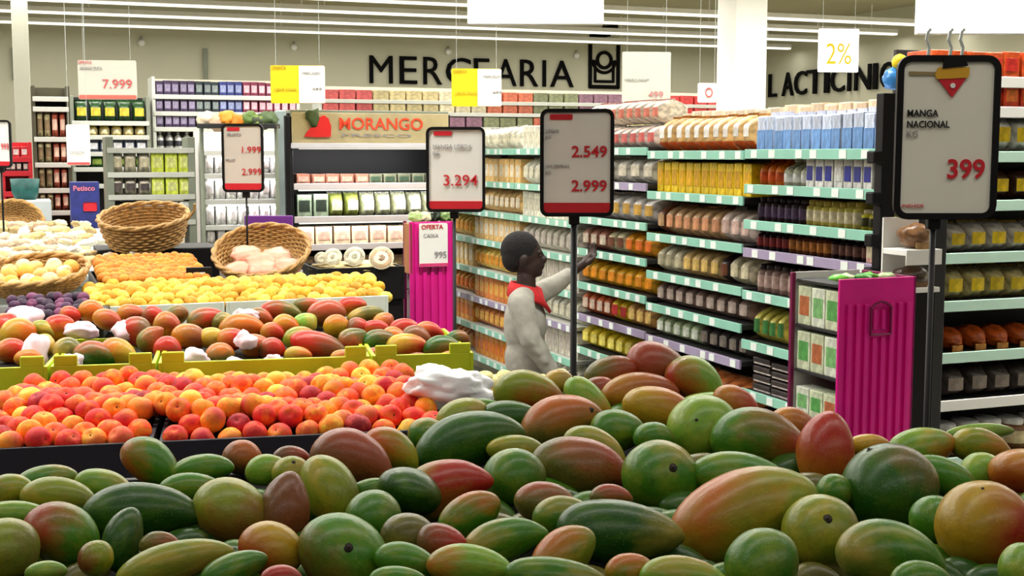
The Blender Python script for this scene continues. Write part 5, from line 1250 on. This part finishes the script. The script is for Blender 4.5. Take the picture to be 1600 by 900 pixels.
hand(bm, wrL, haL, (0, 1, .3), 1, -1); hand(bm, wrR, wrR+Vector((.08, .02, -.06)), (0, 1, 0), 1, 1)
knR = Vector((.03, -.09, .40)); knL = Vector((-.03, .09, .40)); anR = Vector((-.02, -.09, .08)); anL = Vector((-.08, .09, .08))
hR = hip+Vector((0, -.09, -.02)); hL = hip+Vector((0, .09, -.02))
for h_, k_, a_ in ((hR, knR, anR), (hL, knL, anL)): capsule(bm, h_, k_, .075, .05); capsule(bm, k_, a_, .05, .033)
body = fused('body', bm, M_SKIN, per, .0065, 3)
# hair
bm = bmesh.new(); ell(bm, hc+Vector((-.020, 0, .030)), (.111, .091, .108)); ell(bm, hc+Vector((-.052, 0, -.012)), (.072, .082, .085))
M_HAIR = plain('short_black_hair', (16, 13, 14), .9, .2, scale=90, bump=.6); fused('hair', bm, M_HAIR, per, .008, 3)
for sy in (-1, 1):
    bm = bmesh.new(); ell(bm, hc+Vector((.092, sy*.034, .0)), (.008, .010, .006)); link('eye', bm_mesh(bm, smooth=True), plain('eye', (40, 32, 30), .3, .02), per)
# sweatshirt
M_SWEAT = plain('grey_marl_sweatshirt', (168, 165, 155), .9, .06, scale=26, bump=.35)
bm = bmesh.new()
w_ = L_(826, 590)
ell(bm, L_(820, 506), (.122, .145, .19)); ell(bm, L_(824, 560), (.128, .14, .17)); ell(bm, w_, (.132, .14, .09)); capsule(bm, L_(820, 470), L_(820, 482), .07, .115)
capsule(bm, shR, elR, .076, .062); capsule(bm, elR, wrR, .062, .048); capsule(bm, shL, elL, .074, .058); capsule(bm, elL, elL+(wrL-elL)*.45, .058, .044)
capsule(bm, neck0+Vector((-.0, -.02, -.03)), shR, .07, .076); capsule(bm, neck0+Vector((0, .02, -.03)), shL, .07, .074)
for q in range(3): ell(bm, elR+(wrR-elR)*(.1+.3*q)+Vector((-.01, -.02, .01)), (.05, .05, .026), Euler((0, .8, 0)))
capsule(bm, w_+Vector((0, -.10, -.06)), w_+Vector((0, .10, -.06)), .118, .118)
sw = fused('sweatshirt', bm, M_SWEAT, per, .011, 3)
tx = bpy.data.textures.new('folds', 'CLOUDS'); tx.noise_scale = .10
dm = sw.modifiers.new('d', 'DISPLACE'); dm.texture = tx; dm.strength = .018; dm.mid_level = .5; dm.texture_coords = 'LOCAL'
# red collar
bm = bmesh.new(); N = 28; rings = []
for rr, dz, dx in ((.066, .035, 0), (.084, .0, .004), (.100, -.035, .016), (.094, -.040, .016)):
    rings.append([bm.verts.new(neck0+Vector((math.cos(2*PI*i/N)*rr*1.15+dx, math.sin(2*PI*i/N)*rr*1.2, dz-.002+(-.075*max(0, math.cos(2*PI*i/N))**3 if dz < .03 else -.02*max(0, math.cos(2*PI*i/N))) + .02*max(0, -math.cos(2*PI*i/N))))) for i in range(N)])
for x, y in zip(rings, rings[1:]):
    for j in range(N): bm.faces.new((x[j], x[(j+1) % N], y[(j+1) % N], y[j]))
co = link('red_collar', bm_mesh(bm, smooth=True), plain('red_knit', (200, 30, 36), .8, .1, scale=30), per); so_ = co.modifiers.new('s', 'SOLIDIFY'); so_.thickness = .012
# trousers and shoes
bm = bmesh.new()
for h_, k_, a_ in ((hR, knR, anR), (hL, knL, anL)): capsule(bm, h_, k_, .10, .07); capsule(bm, k_, a_+Vector((0, 0, .02)), .07, .06)
capsule(bm, hR, hL, .115, .115)
fused('trousers', bm, plain('dark_trousers', (44, 46, 58), .85, .1, scale=20), per, .012, 3)
for a_ in (anR, anL):
    bm = bmesh.new(); ell(bm, Vector((a_.x+.05, a_.y, .045)), (.125, .045, .042)); ell(bm, Vector((a_.x, a_.y, .07)), (.05, .042, .05)); fused('shoe', bm, M_BLACK, per, .009, 2)
